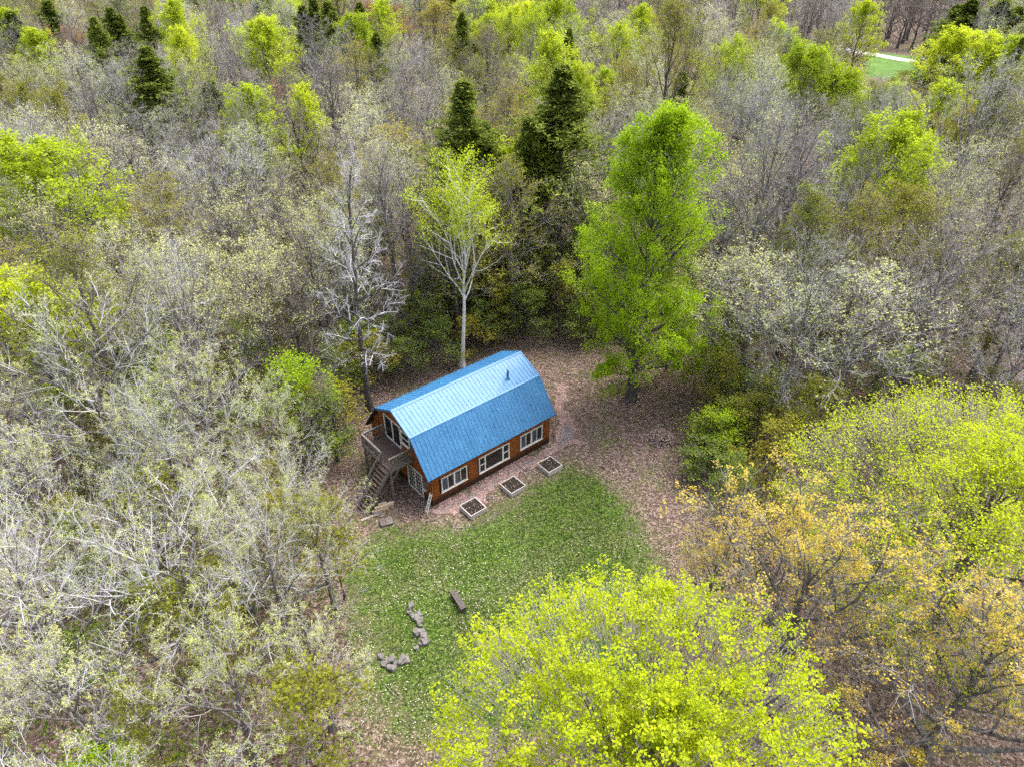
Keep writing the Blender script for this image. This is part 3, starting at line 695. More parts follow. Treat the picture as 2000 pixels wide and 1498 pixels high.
TRIS = 0
def count(parts):
    global TRIS
    TRIS += sum(len(p[1])*(np.asarray(p[1]).shape[1]-2) for p in parts)
def hardwood(name, seed, H=18., r0=.22, R=6., t0=.28, n=(16, 7, 6, 5), e0=30, e1=75, top=.8, curl=.45, ang=(42, 45, 48), ratio=(.55, .5, .6), lean=(0, 0), wob=.12,
             twig='twig', bark='bark', leaf=None, per=3, spread=.12, size=.08, frac=1.0, prof_pow=.6, rmin=(.018, .009, .0055), leaf_up=.35, leaf_l3=False, shape=None, droop=0., leaf_zmin=0., ellip=None, drift=1.1, shell=0, limb='limb'):
    rg = np.random.default_rng(seed)
    t = np.linspace(0, 1, 10); wobx = np.cumsum(rg.normal(0, wob, 10))*t; woby = np.cumsum(rg.normal(0, wob, 10))*t
    P0 = np.stack([wobx+lean[0]*t, woby+lean[1]*t, t*H*top], -1)[None]; R0 = (r0*(1-.82*t**.9)*(1+.5*np.exp(-t*18)))[None]
    n1 = n[0]; ti = np.sort(t0+(1-t0)*((np.arange(n1)+rg.random(n1))/n1)); x = np.minimum(ti*9, 8.999); i = x.astype(int); f = (x-i)[:, None]
    pos = P0[0, i]*(1-f)+P0[0, i+1]*f; az = np.arange(n1)*2.4+rg.normal(0, .35, n1)+rg.uniform(0, 6)
    k = (ti-t0)/(1-t0); el = np.radians(e0+(e1-e0)*k**.8+rg.normal(0, 6, n1))
    d = np.stack([np.cos(az)*np.cos(el), np.sin(az)*np.cos(el), np.sin(el)], -1)
    if shape is None: ln = R*(.55+.45*np.sin(np.pi*np.clip(k*.8+.25, 0, 1)))*(.8+.4*rg.random(n1))
    else: ln = R*np.interp(k, *shape)*(.8+.4*rg.random(n1))
    if ellip is not None:
        # limbs reach to a rounded crown outline: centre height, radius, half height
        zc, er, ez = ellip; q = (pos-np.array([0, 0, zc]))/np.array([er, er, ez]); w = (d+np.array([0, 0, curl*.35]))/np.array([er, er, ez])
        A = (w*w).sum(1); B = (q*w).sum(1); Cc = (q*q).sum(1)-1; ln = np.where(Cc < 0, (-B+np.sqrt(np.maximum(B*B-A*Cc, 0)))/A, 1.0)*(.72+.2*rg.random(n1))
        ln = np.maximum(ln, 1.0)
    Rp = R0[0, i]*(1-f[:, 0])+R0[0, i+1]*f[:, 0]
    P1, R1 = grow(pos, d, ln, np.minimum(Rp*.62, ln*.028+.01), 7, rg, curl-droop*(1-k), .09, .22)
    P2, R2 = kids(P1, R1, n[1], .22, ratio[0], ang[0], 5, rg, .12, .6, .3-droop, .11, rmin[0], .35)
    P3, R3 = kids(P2, R2, n[2], .18, ratio[1], ang[1], 4, rg, .10, .6, .25-droop, .13, rmin[1], .45)
    P4, R4 = kids(P3, R3, n[3], .15, ratio[2], ang[2], 3, rg, .08, .7, .2, .15, rmin[2], .5)
    tp = [(*tubes(P0, R0, 8), 0, None), (*tubes(P1, R1, 5), 0, None), (*tubes(P2, R2, 4), 1, None)]
    cp_ = [(*tubes(P3, R3, 3), 0, None), (*tubes(P4, R4, 3), 0, None)]
    mats = [M[twig]]
    if shell:
        # short outer twigs that close the rounded crown
        zc, er, ez = ellip; a = rg.uniform(0, 6.283, shell); zz = rg.uniform(-.35, 1, shell); rr_ = np.sqrt(np.maximum(0, 1-zz*zz))
        u = np.stack([np.cos(a)*rr_, np.sin(a)*rr_, zz], -1); bump = 1+.16*(smooth_noise(a*3, zz*3, .8, seed)-.5)+.10*(smooth_noise(a*9, zz*9, .8, seed+1)-.5)
        tipp = u*np.array([er, er, ez])*(bump*(.78+.22*rg.random(shell)**.6))[:, None]+np.array([0, 0, zc]); d_ = tipp-(P0[0, 5]); d_ /= np.linalg.norm(d_, axis=1)[:, None]
        Ps, Rs = grow(tipp-d_*1.3, d_, np.full(shell, 1.3), np.full(shell, .013), 4, rg, .1, .12, .4); cp_.append((*tubes(Ps, Rs, 3), 0, None))
        inside = lambda P: ((((P[:, -1]-np.array([0, 0, zc]))/np.array([er, er, ez]))**2).sum(1) < 1.12)
        k4 = inside(P4); P4, R4 = P4[k4], R4[k4]; cp_[1] = (*tubes(P4, R4, 3), 0, None); k3 = inside(P3); cp_[0] = (*tubes(P3[k3], R3[k3], 3), 0, None)
        P4 = np.concatenate([P4, Ps[:, [0, 2, 3]]])
    if leaf:
        C = np.concatenate([P4[:, -1], P4[:, 1]] + ([P3[:, -1], P3[:, 2]] if leaf_l3 else []))
        if leaf_zmin: C = C[C[:, 2] > leaf_zmin*H+rg.normal(0, .8, len(C))]
        # leaves thin out in drifts so the outline breaks up
        dn = smooth_noise(C[:, 0]+C[:, 2]*.5, C[:, 1]-C[:, 2]*.4, 1.6, seed+11)
        C = C[rg.random(len(C)) < frac*(1-drift/2+drift*dn)]
        cp_.append((*clusters(C, per, spread, size, rg, leaf_up)[:2], 1, None)); v = cp_[-1][0]
        r = np.clip(np.repeat(np.repeat(rg.random(len(C)), per)*.55+rg.random(len(C)*per)*.45, 4), 0, 1); cp_[-1] = (v, cp_[-1][1], 1, r)
        mats.append(M[leaf])
    count(tp); count(cp_)
    V = np.concatenate([P4[:, -1]]); hh = float(np.percentile(V[:, 2], 99.5)); rad = float(np.percentile(np.hypot(V[:, 0], V[:, 1]), 96))
    return dict(trunk=raw_mesh(name+'_trunk', tp, [M[bark], M[limb if bark != 'bark_birch' else bark]]), crown=raw_mesh(name+'_crown', cp_, mats), h=hh, r=rad)
def conifer(name, seed, H=20., R=3.0, n1=190, leaf='needle', dens=1.0, t0=.08, power=.72):
    rg = np.random.default_rng(seed); t = np.linspace(0, 1, 8)
    P0 = np.stack([rg.normal(0, .05, 8)*t, rg.normal(0, .05, 8)*t, t*H], -1)[None]; R0 = (.24*(1-.95*t))[None]
    ti = t0+(1-t0)*np.sort(rg.random(n1))**.9; az = np.arange(n1)*2.4+rg.normal(0, .3, n1); pos = np.stack([np.zeros(n1), np.zeros(n1), ti*H], -1)
    ln = R*1.2*(np.minimum(1, (1-ti)*2.0)**.95)*(1-.15*(1-ti))*(.5+.65*rg.random(n1))*(.85+.3*np.sin(az*2+ti*25))+.10
    el = np.radians(5+50*ti); d = np.stack([np.cos(az)*np.cos(el), np.sin(az)*np.cos(el), np.sin(el)], -1)
    P1, R1 = grow(pos, d, ln, ln*.012+.008, 6, rg, .15, .06, .3)
    P2, R2 = kids(P1, R1, 10, .2, .42, 50, 4, rg, .05, .5, .1, .08, .005, .5, .6, flat=.5)
    cts = np.concatenate([P2[:, 1], P2[:, 2], P2[:, 3], (P2[:, 2]+P2[:, 3])/2, P1[:, -1]])
    per = 2; c = np.repeat(cts, per, 0)+rg.normal(0, .12, (len(cts)*per, 3))
    v, f, r = flakes(c, .27, np.clip(np.repeat(rg.random(len(cts)), per)*.7+rg.random(len(c))*.3, 0, 1), .30, rg, .42)
    tp = [(*tubes(P0, R0, 7), 0, None), (*tubes(P1, R1, 3), 0, None)]; cp_ = [(v, f, 0, r)]
    count(tp); count(cp_)
    return dict(trunk=raw_mesh(name+'_trunk', tp, [M['bark_dark']]), crown=raw_mesh(name+'_crown', cp_, [M[leaf]]), h=H, r=R)

K = {}
# bare grey crowns
tw = dict(rmin=(.020, .0095, .0058))
K['bare'] = [hardwood('bare_a', 1, 18, .24, 6.0, .30, (15, 7, 6, 4), 30, 76, .78, leaf='bud', per=1, size=.10, frac=.12, **tw),
             hardwood('bare_b', 2, 16, .26, 7.2, .24, (13, 8, 6, 4), 22, 68, .7, leaf='bud', per=1, size=.10, frac=.10, twig='twig_pale', **tw),
             hardwood('bare_c', 3, 20, .24, 4.6, .34, (18, 6, 6, 4), 38, 80, .85, **tw),
             hardwood('bare_d', 4, 17, .22, 5.2, .2, (18, 7, 5, 4), 32, 78, .8, twig='twig_brown', bark='bark_dark', **tw)]
# grey crowns with opening buds
K['bud'] = [hardwood('bud_a', 11, 16, .24, 6.4, .25, (15, 7, 6, 3), 26, 74, .75, leaf='bud', per=2, size=.11, frac=.45, **tw),
            hardwood('bud_b', 12, 15, .22, 5.4, .22, (16, 7, 6, 3), 34, 76, .8, twig='twig_pale', leaf='bud', per=2, size=.10, frac=.4, **tw),
            hardwood('bud_c', 13, 18, .24, 5.6, .3, (16, 7, 6, 3), 34, 78, .8, leaf='olive', per=2, size=.12, frac=.6, **tw)]
# leafy crowns
K['leafy'] = [hardwood('leafy_a', 21, 16, .24, 5.4, .22, (24, 7, 5, 4), 14, 72, .74, leaf='lime', per=4, size=.17, spread=.15, frac=.75, bark='bark', twig='twig', ellip=(10.2, 5.2, 5.6)),
              hardwood('leafy_b', 22, 18, .24, 4.6, .2, (26, 6, 5, 4), 24, 76, .8, leaf='lime', per=4, size=.17, spread=.16, frac=.7, bark='bark_dark', twig='twig_brown', ellip=(11, 4.6, 7)),
              hardwood('leafy_c', 23, 17, .24, 5.4, .25, (22, 7, 5, 4), 20, 74, .76, leaf='lime', per=3, size=.15, spread=.15, frac=.6, bark='bark', twig='twig', ellip=(10.8, 5.6, 6))]
K['thin'] = [hardwood('thin_a', 25, 20, .24, 5.6, .2, (20, 7, 6, 3), 34, 78, .82, leaf='olive', per=3, size=.14, spread=.16, frac=.7, twig='twig_brown', bark='bark_dark', ellip=(12, 5.4, 8.5))]
K['russet'] = [hardwood('russet_a', 26, 14, .2, 5.0, .2, (16, 6, 5, 3), 30, 74, .8, leaf='russet', per=3, size=.16, spread=.15, frac=.6, twig='twig_brown', bark='bark_dark', ellip=(9, 5, 5))]
K['conifer'] = [conifer('conifer_a', 31, 21, 3.3, 210), conifer('conifer_b', 32, 17, 2.7, 170)]
K['sapling'] = [hardwood('sapling_a', 41, 6, .05, 2.0, .15, (12, 5, 4, 3), 25, 70, .85, leaf='olive', per=2, size=.12, spread=.16, frac=.6, rmin=(.010, .007, .005), twig='twig_brown', bark='bark_dark'),
                hardwood('sapling_b', 42, 7.5, .06, 1.9, .2, (14, 5, 4, 3), 15, 60, .9, leaf='herb', per=2, size=.12, spread=.17, frac=.6, rmin=(.010, .007, .005), twig='twig', bark='bark', curl=.15),
                hardwood('sapling_c', 43, 5, .05, 2.0, .12, (14, 5, 4, 3), 25, 70, .85, leaf='green', per=3, size=.10, spread=.18, frac=.62, rmin=(.010, .007, .005), twig='twig_brown', bark='bark_dark')]
# the single trees of the picture
K['birch'] = [hardwood('birch', 51, 17, .23, 6.6, .50, (13, 7, 5, 4), 52, 76, .68, curl=.25, lean=(1.1, .3), twig='twig_brown', bark='bark_birch', leaf='birch_leaf', per=6, size=.12, spread=.2, frac=.62, rmin=(.030, .012, .006), shape=([0, .5, 1], [1, 1, .8]), leaf_zmin=.72)]
K['big_green'] = [hardwood('big_green', 52, 22, .36, 5.6, .10, (48, 7, 5, 4), 6, 76, .84, curl=.35, leaf='green', per=8, size=.14, spread=.16, drift=1.9, frac=.85, bark='bark_dark', twig='twig_brown', shape=([0, .12, .45, .8, 1], [.80, .98, 1.05, .95, .65]))]
K['maple'] = [hardwood('yellow_maple', 53, 14, .34, 7.4, .22, (36, 7, 5, 3), 2, 76, .66, curl=.3, leaf='yellow', per=15, size=.10, spread=.105, frac=.48, drift=1.0, twig='twig', ratio=(.40, .5, .55), ellip=(8.0, 7.4, 6.0), shell=2300)]
K['round_lime'] = [hardwood('round_lime', 54, 15, .34, 7.0, .2, (38, 7, 6, 3), 4, 76, .66, curl=.3, leaf='yellow', per=6, size=.08, spread=.13, frac=.75, drift=.7, twig='twig', ratio=(.40, .5, .55), ellip=(8.6, 7.4, 6.2), shell=3000)]
K['orange'] = [hardwood('orange_maple', 55, 15, .36, 7.5, .2, (18, 7, 6, 3), 16, 70, .66, curl=.35, leaf='orange', per=8, size=.085, spread=.085, frac=.36, drift=.9, twig='twig', bark='bark', rmin=(.030, .012, .007), ellip=(8.6, 7.2, 6))]
fg = dict(rmin=(.028, .012, .0068))
K['foreground'] = [hardwood('foreground_bud_a', 61, 14, .32, 7.4, .22, (14, 7, 6, 4), 12, 64, .72, curl=.4, leaf='bud', per=5, size=.075, spread=.065, frac=.2, twig='twig_pale', limb='twig_pale', **fg),
                   hardwood('foreground_bud_b', 62, 12, .28, 6.0, .2, (13, 7, 6, 4), 10, 68, .72, curl=.4, leaf='bud', per=6, size=.08, spread=.07, frac=.3, twig='twig_pale', limb='twig', **fg)]
K['limby'] = [hardwood('limby_bare', 63, 20, .28, 3.8, .24, (30, 6, 6, 4), 0, 80, .9, curl=.3, droop=.5, twig='twig_pale', limb='twig_pale', bark='bark_dark', **tw)]
print('tree triangles', TRIS)

CATS = {'bare': 'bare tree', 'bud': 'budding tree', 'leafy': 'leafy tree', 'thin': 'leafy tree', 'russet': 'russet tree', 'conifer': 'conifer', 'sapling': 'sapling'}
NAMES = {'bare': 'bare_tree', 'bud': 'budding_tree', 'leafy': 'leafy_tree', 'thin': 'olive_tree', 'russet': 'russet_tree', 'conifer': 'conifer_tree', 'sapling': 'sapling', 'birch': 'birch_tree', 'big_green': 'maple_tree',
         'maple': 'maple_tree', 'round_lime': 'maple_tree', 'orange': 'maple_tree', 'foreground': 'budding_tree', 'limby': 'bare_tree'}
WORD = {'bare': 'bare grey hardwood', 'bud': 'grey tree in pale bud', 'leafy': 'yellow-green leafy tree', 'thin': 'thinly leaved olive tree', 'russet': 'reddish-brown tree', 'conifer': 'dark green conifer', 'sapling': 'slender green sapling',
        'foreground': 'pale branching tree'}
GROUPS = {'bare': 'bare trees of the forest', 'bud': 'budding trees of the forest', 'leafy': 'leafy trees of the forest', 'thin': 'olive trees of the forest', 'russet': 'russet trees of the forest', 'conifer': 'conifers of the forest', 'sapling': 'saplings under the trees', 'foreground': 'budding trees left of the lawn'}
PLACED = []; PENDING = []; MARKS = []
def plant(kind, x, y, h, width=None, label=None, rot=None, variant=None, cat=None, hint=None, tilt=(0, 0)):
    ps = K[kind]; p = ps[(variant if variant is not None else random.randrange(len(ps))) % len(ps)]
    s = h/p['h']; sx = s if width is None else width/2/p['r']
    e = bpy.data.objects.new(NAMES[kind], None); COL.objects.link(e)
    e.location = (x, y, 0); e.rotation_euler = (tilt[0], tilt[1], random.uniform(0, 6.283) if rot is None else rot); e.scale = (sx, sx*random.uniform(.93, 1.07), s); e.empty_display_size = .5
    link('trunk', p['trunk'], e); link('crown', p['crown'], e)
    if label is None: PENDING.append((e, kind, x, y, h))
    else: MARKS.append((label, x, y, h))
    tag(e, label, cat or CATS.get(kind, 'tree'), GROUPS.get(kind))
    PLACED.append((x, y, p['r']*sx))
    return e
def top(kind, px, py, h, width=None, **k):
    """a tree of height h whose crown top shows at photograph point px, py"""
    q = at(px, py, h*.98); return plant(kind, q[0], q[1], h, width, **k)
def base(kind, px, py, h, width=None, **k):
    q = at(px, py, 0); return plant(kind, q[0], q[1], h, width, **k)

def at_(kind, px, py, zc, h, width=None, **k):
    q = at(px, py, zc); return plant(kind, q[0], q[1], h, width, **k)
base('birch', 903, 715, 18.0, 8.2, label='white-barked birch with lime crown rising behind the cabin roof', cat='birch', rot=.4)
base('big_green', 1232, 778, 22.3, 10.2, label='tall bright green maple on the path right of the cabin', cat='maple', rot=1.)
top('conifer', 905, 172, 20, 11.5, label='dark conifer directly behind the white birch crown', variant=0, cat='conifer')
top('conifer', 945, 250, 16, 9.5, label='shorter dark conifer touching the right side of the birch conifer', variant=1)
top('conifer', 1100, 142, 21, 14, label='broad dark conifer between the birch and the bright green maple', variant=0)
top('conifer', 1032, 245, 17, 7.5, label='narrow dark conifer spire left of the broad middle conifer', variant=1)
top('bare', 1135, 215, 15, 6.5, label='whitish bare tree standing before the broad middle conifer', variant=1)
base('limby', 722, 800, 20.5, 7.0, label='tall bare tree with drooping pale limbs at the left rear roof corner', rot=.5)
base('bare', 492, 625, 18, 13.5, label='wide bare tree with forked dark trunk left of the tall limby tree', variant=1, rot=2.)
base('bare', 195, 590, 18.5, 14, label='large lavender-grey bare crown at the left, above the pale budding trees', variant=1, rot=4.)
base('bare', 1425, 690, 22.5, 11, label='tall bare grey tree just right of the bright green maple', variant=0, rot=1.)
base('bare', 1480, 640, 19, 9.5, label='bare grey tree second to the right of the bright green maple', variant=2, rot=3.)
top('bare', 1950, 100, 21, 15, label='big bare tree with fanning dark limbs at the upper right edge', variant=1, rot=.3)
base('bare', 1700, 780, 12, 9, label='low whitish bare tree above the round lime crown on the right', variant=1, rot=5.)
at_('maple', 1250, 1475, 9.0, 13.8, 15.0, label='large yellow-green maple crown cut by the bottom edge', cat='maple', rot=.7)
at_('round_lime', 1935, 1010, 9, 13.5, 19, label='broad rounded yellow-green crown at the right edge', cat='maple', rot=2.)
at_('orange', 1590, 1120, 9.5, 13.5, 14, label='orange-budded maple between the bottom yellow maple and lime crown', cat='maple', rot=1.1)
at_('orange', 1930, 1270, 9.5, 13, 12.5, label='orange-budded maple with thick leaning limbs at the lower right edge', cat='maple', rot=4.0)
at_('orange', 1400, 1090, 5.5, 8, 6.5, label='small orange-budded maple at the right edge of the lawn', cat='maple', rot=2.4)
for px, py, h, w, v, lab in ((262, 935, 14.5, 15, 0, 'large pale tree in bud, big crown left of the cabin'), (455, 985, 12.5, 10.5, 1, 'pale tree in bud halfway between the left edge and the deck'),
        (60, 1010, 13, 11, 1, 'pale tree in bud at the left edge, level with the deck stairs'), (655, 1190, 10, 6.5, 1, 'small yellow-budded tree overhanging the lawn beside the pallet'),
        (415, 1290, 12, 11.5, 0, 'pale tree with long bare limbs below the middle of the left side'), (500, 1490, 11, 8, 1, 'pale budding tree cut by the bottom edge left of the lawn'),
        (170, 1330, 12.5, 11, 0, 'pale tree with thick leaning limb near the lower left corner'), (20, 1480, 12, 9, 1, 'pale budding tree in the lower left corner'),
        (650, 1420, 8, 6.5, 1, 'low budding tree between the stones and the bottom edge'), (580, 1080, 9.5, 7, 0, 'pale budding tree just left of the plank and stairs'),
        (300, 1180, 10, 8, 0, 'pale budding tree in the middle of the left foreground'), (250, 1520, 11, 9, 1, 'pale budding tree cut by the bottom edge near the left corner')):
    base('foreground', px, py, h, w, label=lab, variant=v)
top('leafy', 15, 545, 13, 9, label='yellow leafy crown at the left edge above the pale trees', variant=0)
base('sapling', 618, 880, 7.5, 5.2, label='bright green young tree left of the deck', variant=2); base('sapling', 585, 850, 7, 4.5, label='bright green young tree behind the one left of the deck', variant=2)
base('sapling', 1300, 725, 8, 5, label='green young tree with dark stem right of the bright green maple', variant=2)
for px, py, h, w in ((1330, 20, 0, 0),): pass
top('thin', 1325, 2, 24, 13, label='tall olive-yellow tree reaching the top edge right of centre', variant=0)
for px, py, h, w, v in ((1085, 72, 20, 9, 1), (1135, 130, 17, 6, 0), (1590, 92, 18, 10, 0), (1660, 135, 16, 8, 0), (690, 32, 17, 9, 0), (490, 172, 17, 8, 1), (583, 172, 16, 6, 1), (335, 5, 20, 8, 1), (355, 60, 18, 7, 1),
        (1520, 45, 16, 7, 0), (1900, 62, 17, 14, 0), (1960, 75, 16, 10, 0), (1540, 62, 15, 7, 1), (1850, 165, 15, 8, 1), (1020, 10, 18, 11, 0), (960, 32, 16, 9, 0), (1190, 140, 14, 7, 1), (70, 60, 16, 8, 1), 
        (10, 20, 17, 9, 1), (1750, 165, 13, 6, 0), (1700, 5, 17, 9, 1), (1250, 15, 17, 8, 1), (740, 5, 17, 9, 1), (560, 2, 15, 9, 0), ):
    top('leafy', px, py, h, w, variant=v)
for px, py, h, w in ((215, 22, 17, 5), (232, 35, 16, 5), (282, 20, 18, 5), (640, 10, 18, 5), (702, 12, 18, 5), (590, 18, 17, 5), (612, 5, 18, 5), (735, 70, 15, 4), (92, 8, 18, 6), (285, 100, 18, 7), (20, 30, 17, 6), (410, 165, 14, 5), (650, 30, 17, 5), (500, 8, 15, 5),
        (1900, 5, 18, 7), (1960, 8, 18, 8), (1990, 20, 17, 7), (1870, 15, 16, 6), (180, 60, 15, 5), (345, 30, 16, 5)):
    top('conifer', px, py, h, w*1.9)
for px, py, h, w in ((125, 52, 15, 9), (150, 70, 14, 8), (545, 165, 13, 6), (720, 5, 15, 8), (770, 10, 15, 8)): top('russet', px, py, h, w)

# the forest behind: spread at random, no closer than the crowns allow
rf = np.random.default_rng(99)
CLX = [tuple(p) for p in CLEAR]
ROADP = [at(*p)[:2] for p in ((1690, 150), (1860, 175), (1890, 118), (1860, 85), (1690, 92))]
def free(x, y, gap):
    if in_poly(np.array([x]), np.array([y]), CLX)[0] or poly_dist(np.array([x]), np.array([y]), CLX)[0] < 1.6: return False
    if in_poly(np.array([x]), np.array([y]), ROADP)[0]: return False
    return all((x-a)**2+(y-b)**2 > gap*gap for a, b, r in PLACED)
def forest(n, y0, y1, gap, hmin, hmax):
    made = 0; tries = 0
    while made < n and tries < n*14:
        tries += 1
        y = rf.uniform(y0, y1)**1.0; half = (y*cP+18*sP)*.74+6; x = rf.uniform(-half, half)
        if not free(x, y, gap): continue
        X, Y, d = project(x, y, 0)
        if y < 34 and x > -9: continue
        q = smooth_noise(np.array([x]), np.array([y]), 26, 77)[0]*.6+rf.random()*.4; r = rf.random()
        if r < (.015 if y < 100 else .075): kind = 'leafy'
        elif r < (.06 if y < 100 else .14): kind = 'thin'
        elif r < .165 and y > 100: kind = 'conifer'
        elif q < .515: kind = 'bare'
        else: kind = 'bud'
        h = rf.uniform(hmin, hmax)*(1 if kind != 'bud' else .93)
        if y < 190:      # keep the far road open to view, as it is
            for hh in (h, 14, 11, 8):
                X2, Y2, d2 = project(x, y, hh); mg = 4.5*FPX/d2
                if not (1705-mg < X2 < 1850+mg and Y2 < 140): break
            else: continue
            h = hh
        plant(kind, x, y, h, rf.uniform(7.5, 11.5)*(1 if y < 135 else 1.3) if kind not in ('conifer',) else rf.uniform(6, 9))
        made += 1
    return made
a = forest(135, 38, 82, 3.8, 12, 18.5)
b_ = forest(160, 82, 135, 4.6, 13, 20)
c_ = forest(340, 135, 320, 6.0, 15, 20.5)
print('forest', a, b_, c_)
# more budding trees close on the left
made = tries = 0
while made < 12 and tries < 900:
    tries += 1; x = rf.uniform(-34, -9.5); y = rf.uniform(9, 37)
    if x < -(y*cP+20*sP)*.74-3: continue
    if not free(x, y, 3.1): continue
    if x > -12 and y > 27: continue
    plant('foreground', x, y, rf.uniform(7.5, 12), rf.uniform(6, 9)); made += 1
print('foreground', made)
# young growth under the trees
def under(n, y0, y1, gap):
    made = tries = 0; spots = []
    while made < n and tries < n*12:
        tries += 1; y = rf.uniform(y0, y1); half = (y*cP+18*sP)*.74+2; x = rf.uniform(-half, half)
        if y < 40 and x > -9 and x < 12: continue
        if y < 30 and x > 0: continue
        P_ = np.array([x]); Q_ = np.array([y])
        if in_poly(P_, Q_, CLX)[0] or poly_dist(P_, Q_, CLX)[0] < .8 or in_poly(P_, Q_, ROADP)[0]: continue
        if any((x-a)**2+(y-b)**2 < gap*gap for a, b in spots): continue
        spots.append((x, y)); plant('sapling', x, y, rf.uniform(3.2, 8.5), rf.uniform(2.6, 4.6), variant=2 if rf.random() < .12 else int(rf.random() < .45)); made += 1
    return made
print('saplings', under(140, 30, 75, 2.2), under(14, 14, 30, 3), under(40, 75, 120, 4))
for px, py, h in ((1385, 760, 6), (1400, 830, 5.5), (1430, 800, 6.5), (1385, 880, 4.5), (1420, 890, 5), (1460, 870, 6), (1500, 840, 6), (1410, 720, 6), (1450, 740, 6), (1490, 900, 5), (1540, 870, 6), (1380, 930, 3), (870, 625, 8), (905, 640, 7), (950, 640, 8), (985, 615, 9), (1020, 625, 8), (1060, 630, 9), (1090, 655, 8), (1110, 620, 9), (840, 650, 7), (1040, 590, 10), (960, 590, 10), (880, 585, 9), (1130, 590, 9), (800, 690, 6), (770, 710, 5), (1150, 640, 6), (640, 900, 6), (655, 850, 5), (668, 790, 6), (690, 760, 5), (740, 745, 5), (835, 700, 6), (850, 715, 4.5), (800, 738, 4), (975, 672, 4.5), (1030, 662, 5), (925, 690, 4), (1120, 668, 4), (1160, 660, 5)):
    base('sapling', px, py, h, rf.uniform(3.4, 4.8), variant=int(rf.random() < .5))

for px, py, h, w in ((640, 700, 13, 7), (690, 720, 11, 5), (770, 705, 10, 4.5), (815, 690, 12, 5), (850, 655, 13, 5.5), (600, 770, 11, 6), (1000, 600, 14, 6), (1080, 610, 13, 5), (660, 900, 8, 4.5)): base('bare', px, py, h, w, variant=3)
for px, py, h, w in ((1725, 93, 12, 10), (1752, 95, 11, 10), (1780, 97, 12, 10), (1808, 98, 11, 10), (1700, 88, 13, 10), (1770, 80, 15, 11), (1735, 76, 15, 11), (1805, 80, 15, 11), (1880, 92, 14, 10), (1850, 70, 15, 11)): base('bare', px, py, h, w, variant=3)
# thickets far back
made = 0
while made < 40:
    y = rf.uniform(115, 300); half = (y*cP+18*sP)*.74+2; x = rf.uniform(-half, half)
    if in_poly(np.array([x]), np.array([y]), ROADP)[0]: continue
    plant('sapling', x, y, rf.uniform(5, 8), rf.uniform(6, 9), variant=made % 2); made += 1
# ------------------------------------------------------------------ labels: each tree by its order beside a thing one can find
SHORT = [(lab, nick) for lab, nick in (('white-barked birch', 'white birch'), ('tall bright green maple', 'tall bright green maple'), ('dark conifer directly', 'conifer behind the birch'), ('broad dark conifer', 'broad middle conifer'),
         ('tall bare tree with drooping', 'drooping bare tree by the roof'), ('wide bare tree with forked', 'wide forked bare tree'), ('large lavender-grey', 'large lavender-grey crown'), ('tall bare grey tree just', 'tall bare tree beside the green maple'),
         ('big bare tree with fanning', 'big fanning bare tree'), ('low whitish bare', 'low whitish bare tree'), ('broad rounded yellow-green', 'broad rounded lime crown'), ('large pale tree in bud', 'largest pale budding crown'),
         ('yellow leafy crown at the left', 'yellow crown at the edge'), ('bright green young tree left', 'bright green young tree'), ('tall olive-yellow', 'tall olive-yellow tree'), ('green young tree with dark', 'dark-stemmed green young tree'))]
LAND = [(nick, x, y) for key, nick in SHORT for (lab, x, y, h) in MARKS if lab.startswith(key)]
LAND += [('pale road', *at(1790, 120)[:2]), ('cabin', *h2w(5, 7)), ('brush pile', *at(1290, 857)[:2])]
for px, py, h, nick in ((1085, 72, 20, 'yellow crown above the broad conifer'), (1590, 92, 18, 'bright crown above the right bare trees'), (690, 32, 17, 'round bright crown near the top'), (490, 172, 17, 'yellow crown above the forked tree'),
        (335, 5, 20, 'tall bright crown near the top'), (1520, 45, 16, 'vivid green crown near the top'), (1900, 62, 17, 'bright crowns beyond the road'), (125, 52, 15, 'reddish crowns near the top'), (285, 100, 18, 'lone conifer in the grey trees'), (640, 10, 18, 'conifer row at the top')):
    q = at(px, py, h); LAND.append((nick, q[0], q[1]))
ORD = ['nearest', 'second', 'third', 'fourth', 'fifth', 'sixth', 'seventh', 'eighth', 'ninth', 'tenth', 'eleventh', 'twelfth', 'thirteenth', 'fourteenth', 'fifteenth', 'sixteenth', 'seventeenth', 'eighteenth', 'nineteenth', 'twentieth']
ORD += ['twenty-'+w for w in ('first', *ORD[1:9])]+['thirtieth']+['thirty-'+w for w in ('first', *ORD[1:9])]+['fortieth']+['forty-'+w for w in ('first', *ORD[1:9])]+['fiftieth']+['fifty-'+w for w in ('first', *ORD[1:9])]
cells = {}
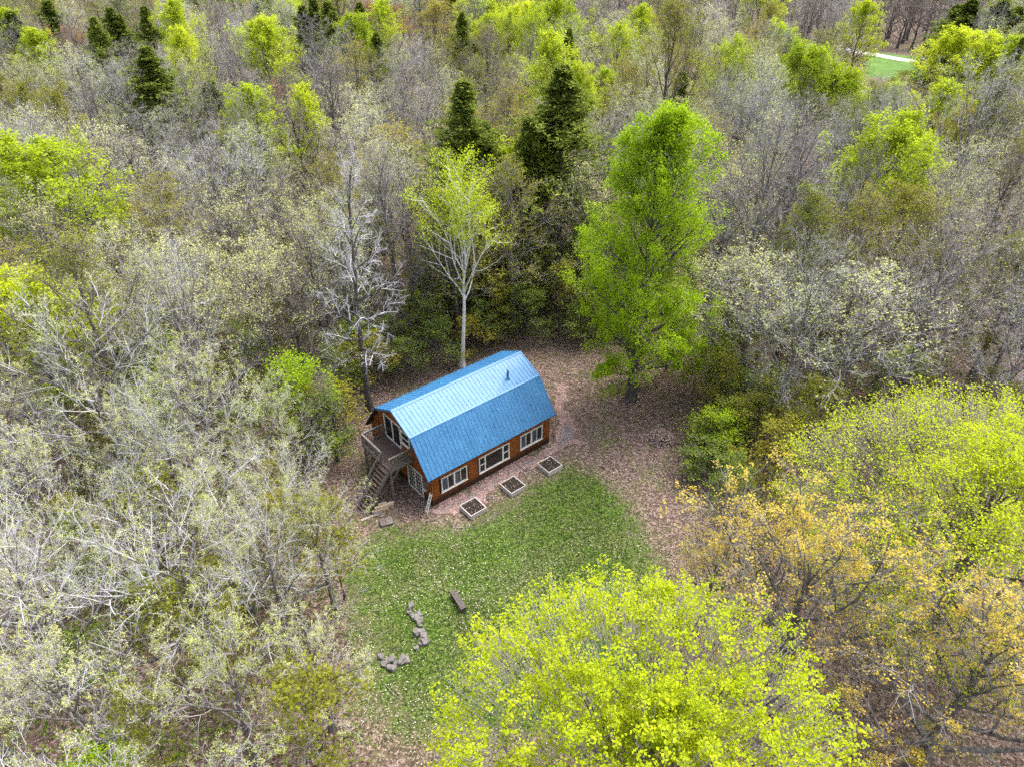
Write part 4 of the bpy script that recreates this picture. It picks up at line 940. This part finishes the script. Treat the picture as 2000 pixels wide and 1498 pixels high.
for e, kind, x, y, h in PENDING:
    # distances count sideways in full and in depth by half, as the picture shows them
    dd = [math.hypot(x-a, (y-b)*.6) for _, a, b in LAND]; i = int(np.argmin(dd)); nick, a, b = LAND[i]
    dx, dy = x-a, (y-b)*.6
    side = ('left of' if dx < 0 else 'right of') if abs(dx) > abs(dy) else ('behind' if dy > 0 else 'before')
    cells.setdefault((kind, side, nick), []).append((dd[i], e))
for (kind, side, nick), lst in cells.items():
    for k, (_, e) in enumerate(sorted(lst, key=lambda q: q[0])):
        e['label'] = f'{WORD[kind]}, {ORD[min(k, len(ORD)-1)]} {side} the {nick}'

# ------------------------------------------------------------------ brush pile on the path
p = at(1290, 857); e = bpy.data.objects.new('brush_pile', None); COL.objects.link(e); e.location = (p[0], p[1], 0)
tag(e, 'round heap of brushwood and dead leaves on the leafy path', 'brush pile')
rg = np.random.default_rng(5); n = 170; az = rg.uniform(0, 6.28, n); rad = rg.random(n)**.6*.95; z = .55*(1-rad**2)*rg.random(n)+.04
pos = np.stack([np.cos(az)*rad, np.sin(az)*rad, z], -1); a2 = rg.uniform(0, 6.28, n); d = np.stack([np.cos(a2), np.sin(a2), rg.normal(0, .25, n)], -1); d /= np.linalg.norm(d, axis=1)[:, None]
Pb, Rb = grow(pos-d*.3, d, rg.uniform(.4, 1.0, n), rg.uniform(.008, .022, n), 4, rg, 0, .15, .4); Pb[..., 2] = np.maximum(Pb[..., 2], .02)
link('sticks', raw_mesh('brush_sticks', [(*tubes(Pb, Rb, 4), 0, None)], [M['twig']]), e)
n = 1700; az = rg.uniform(0, 6.28, n); rad = rg.random(n)**.5*1.1; C = np.stack([np.cos(az)*rad, np.sin(az)*rad, .62*np.maximum(0, 1-rad**2)+rg.uniform(.01, .12, n)], -1); v, f, r = flakes(C, .14, rg.random(n), .4, rg)
tag(link('dead_leaves', raw_mesh('brush_leaves', [(v, f, 0, r)], [M['dead_leaf']]), e), kind='stuff')
print('objects', len(bpy.data.objects))


#@@HAZE@@
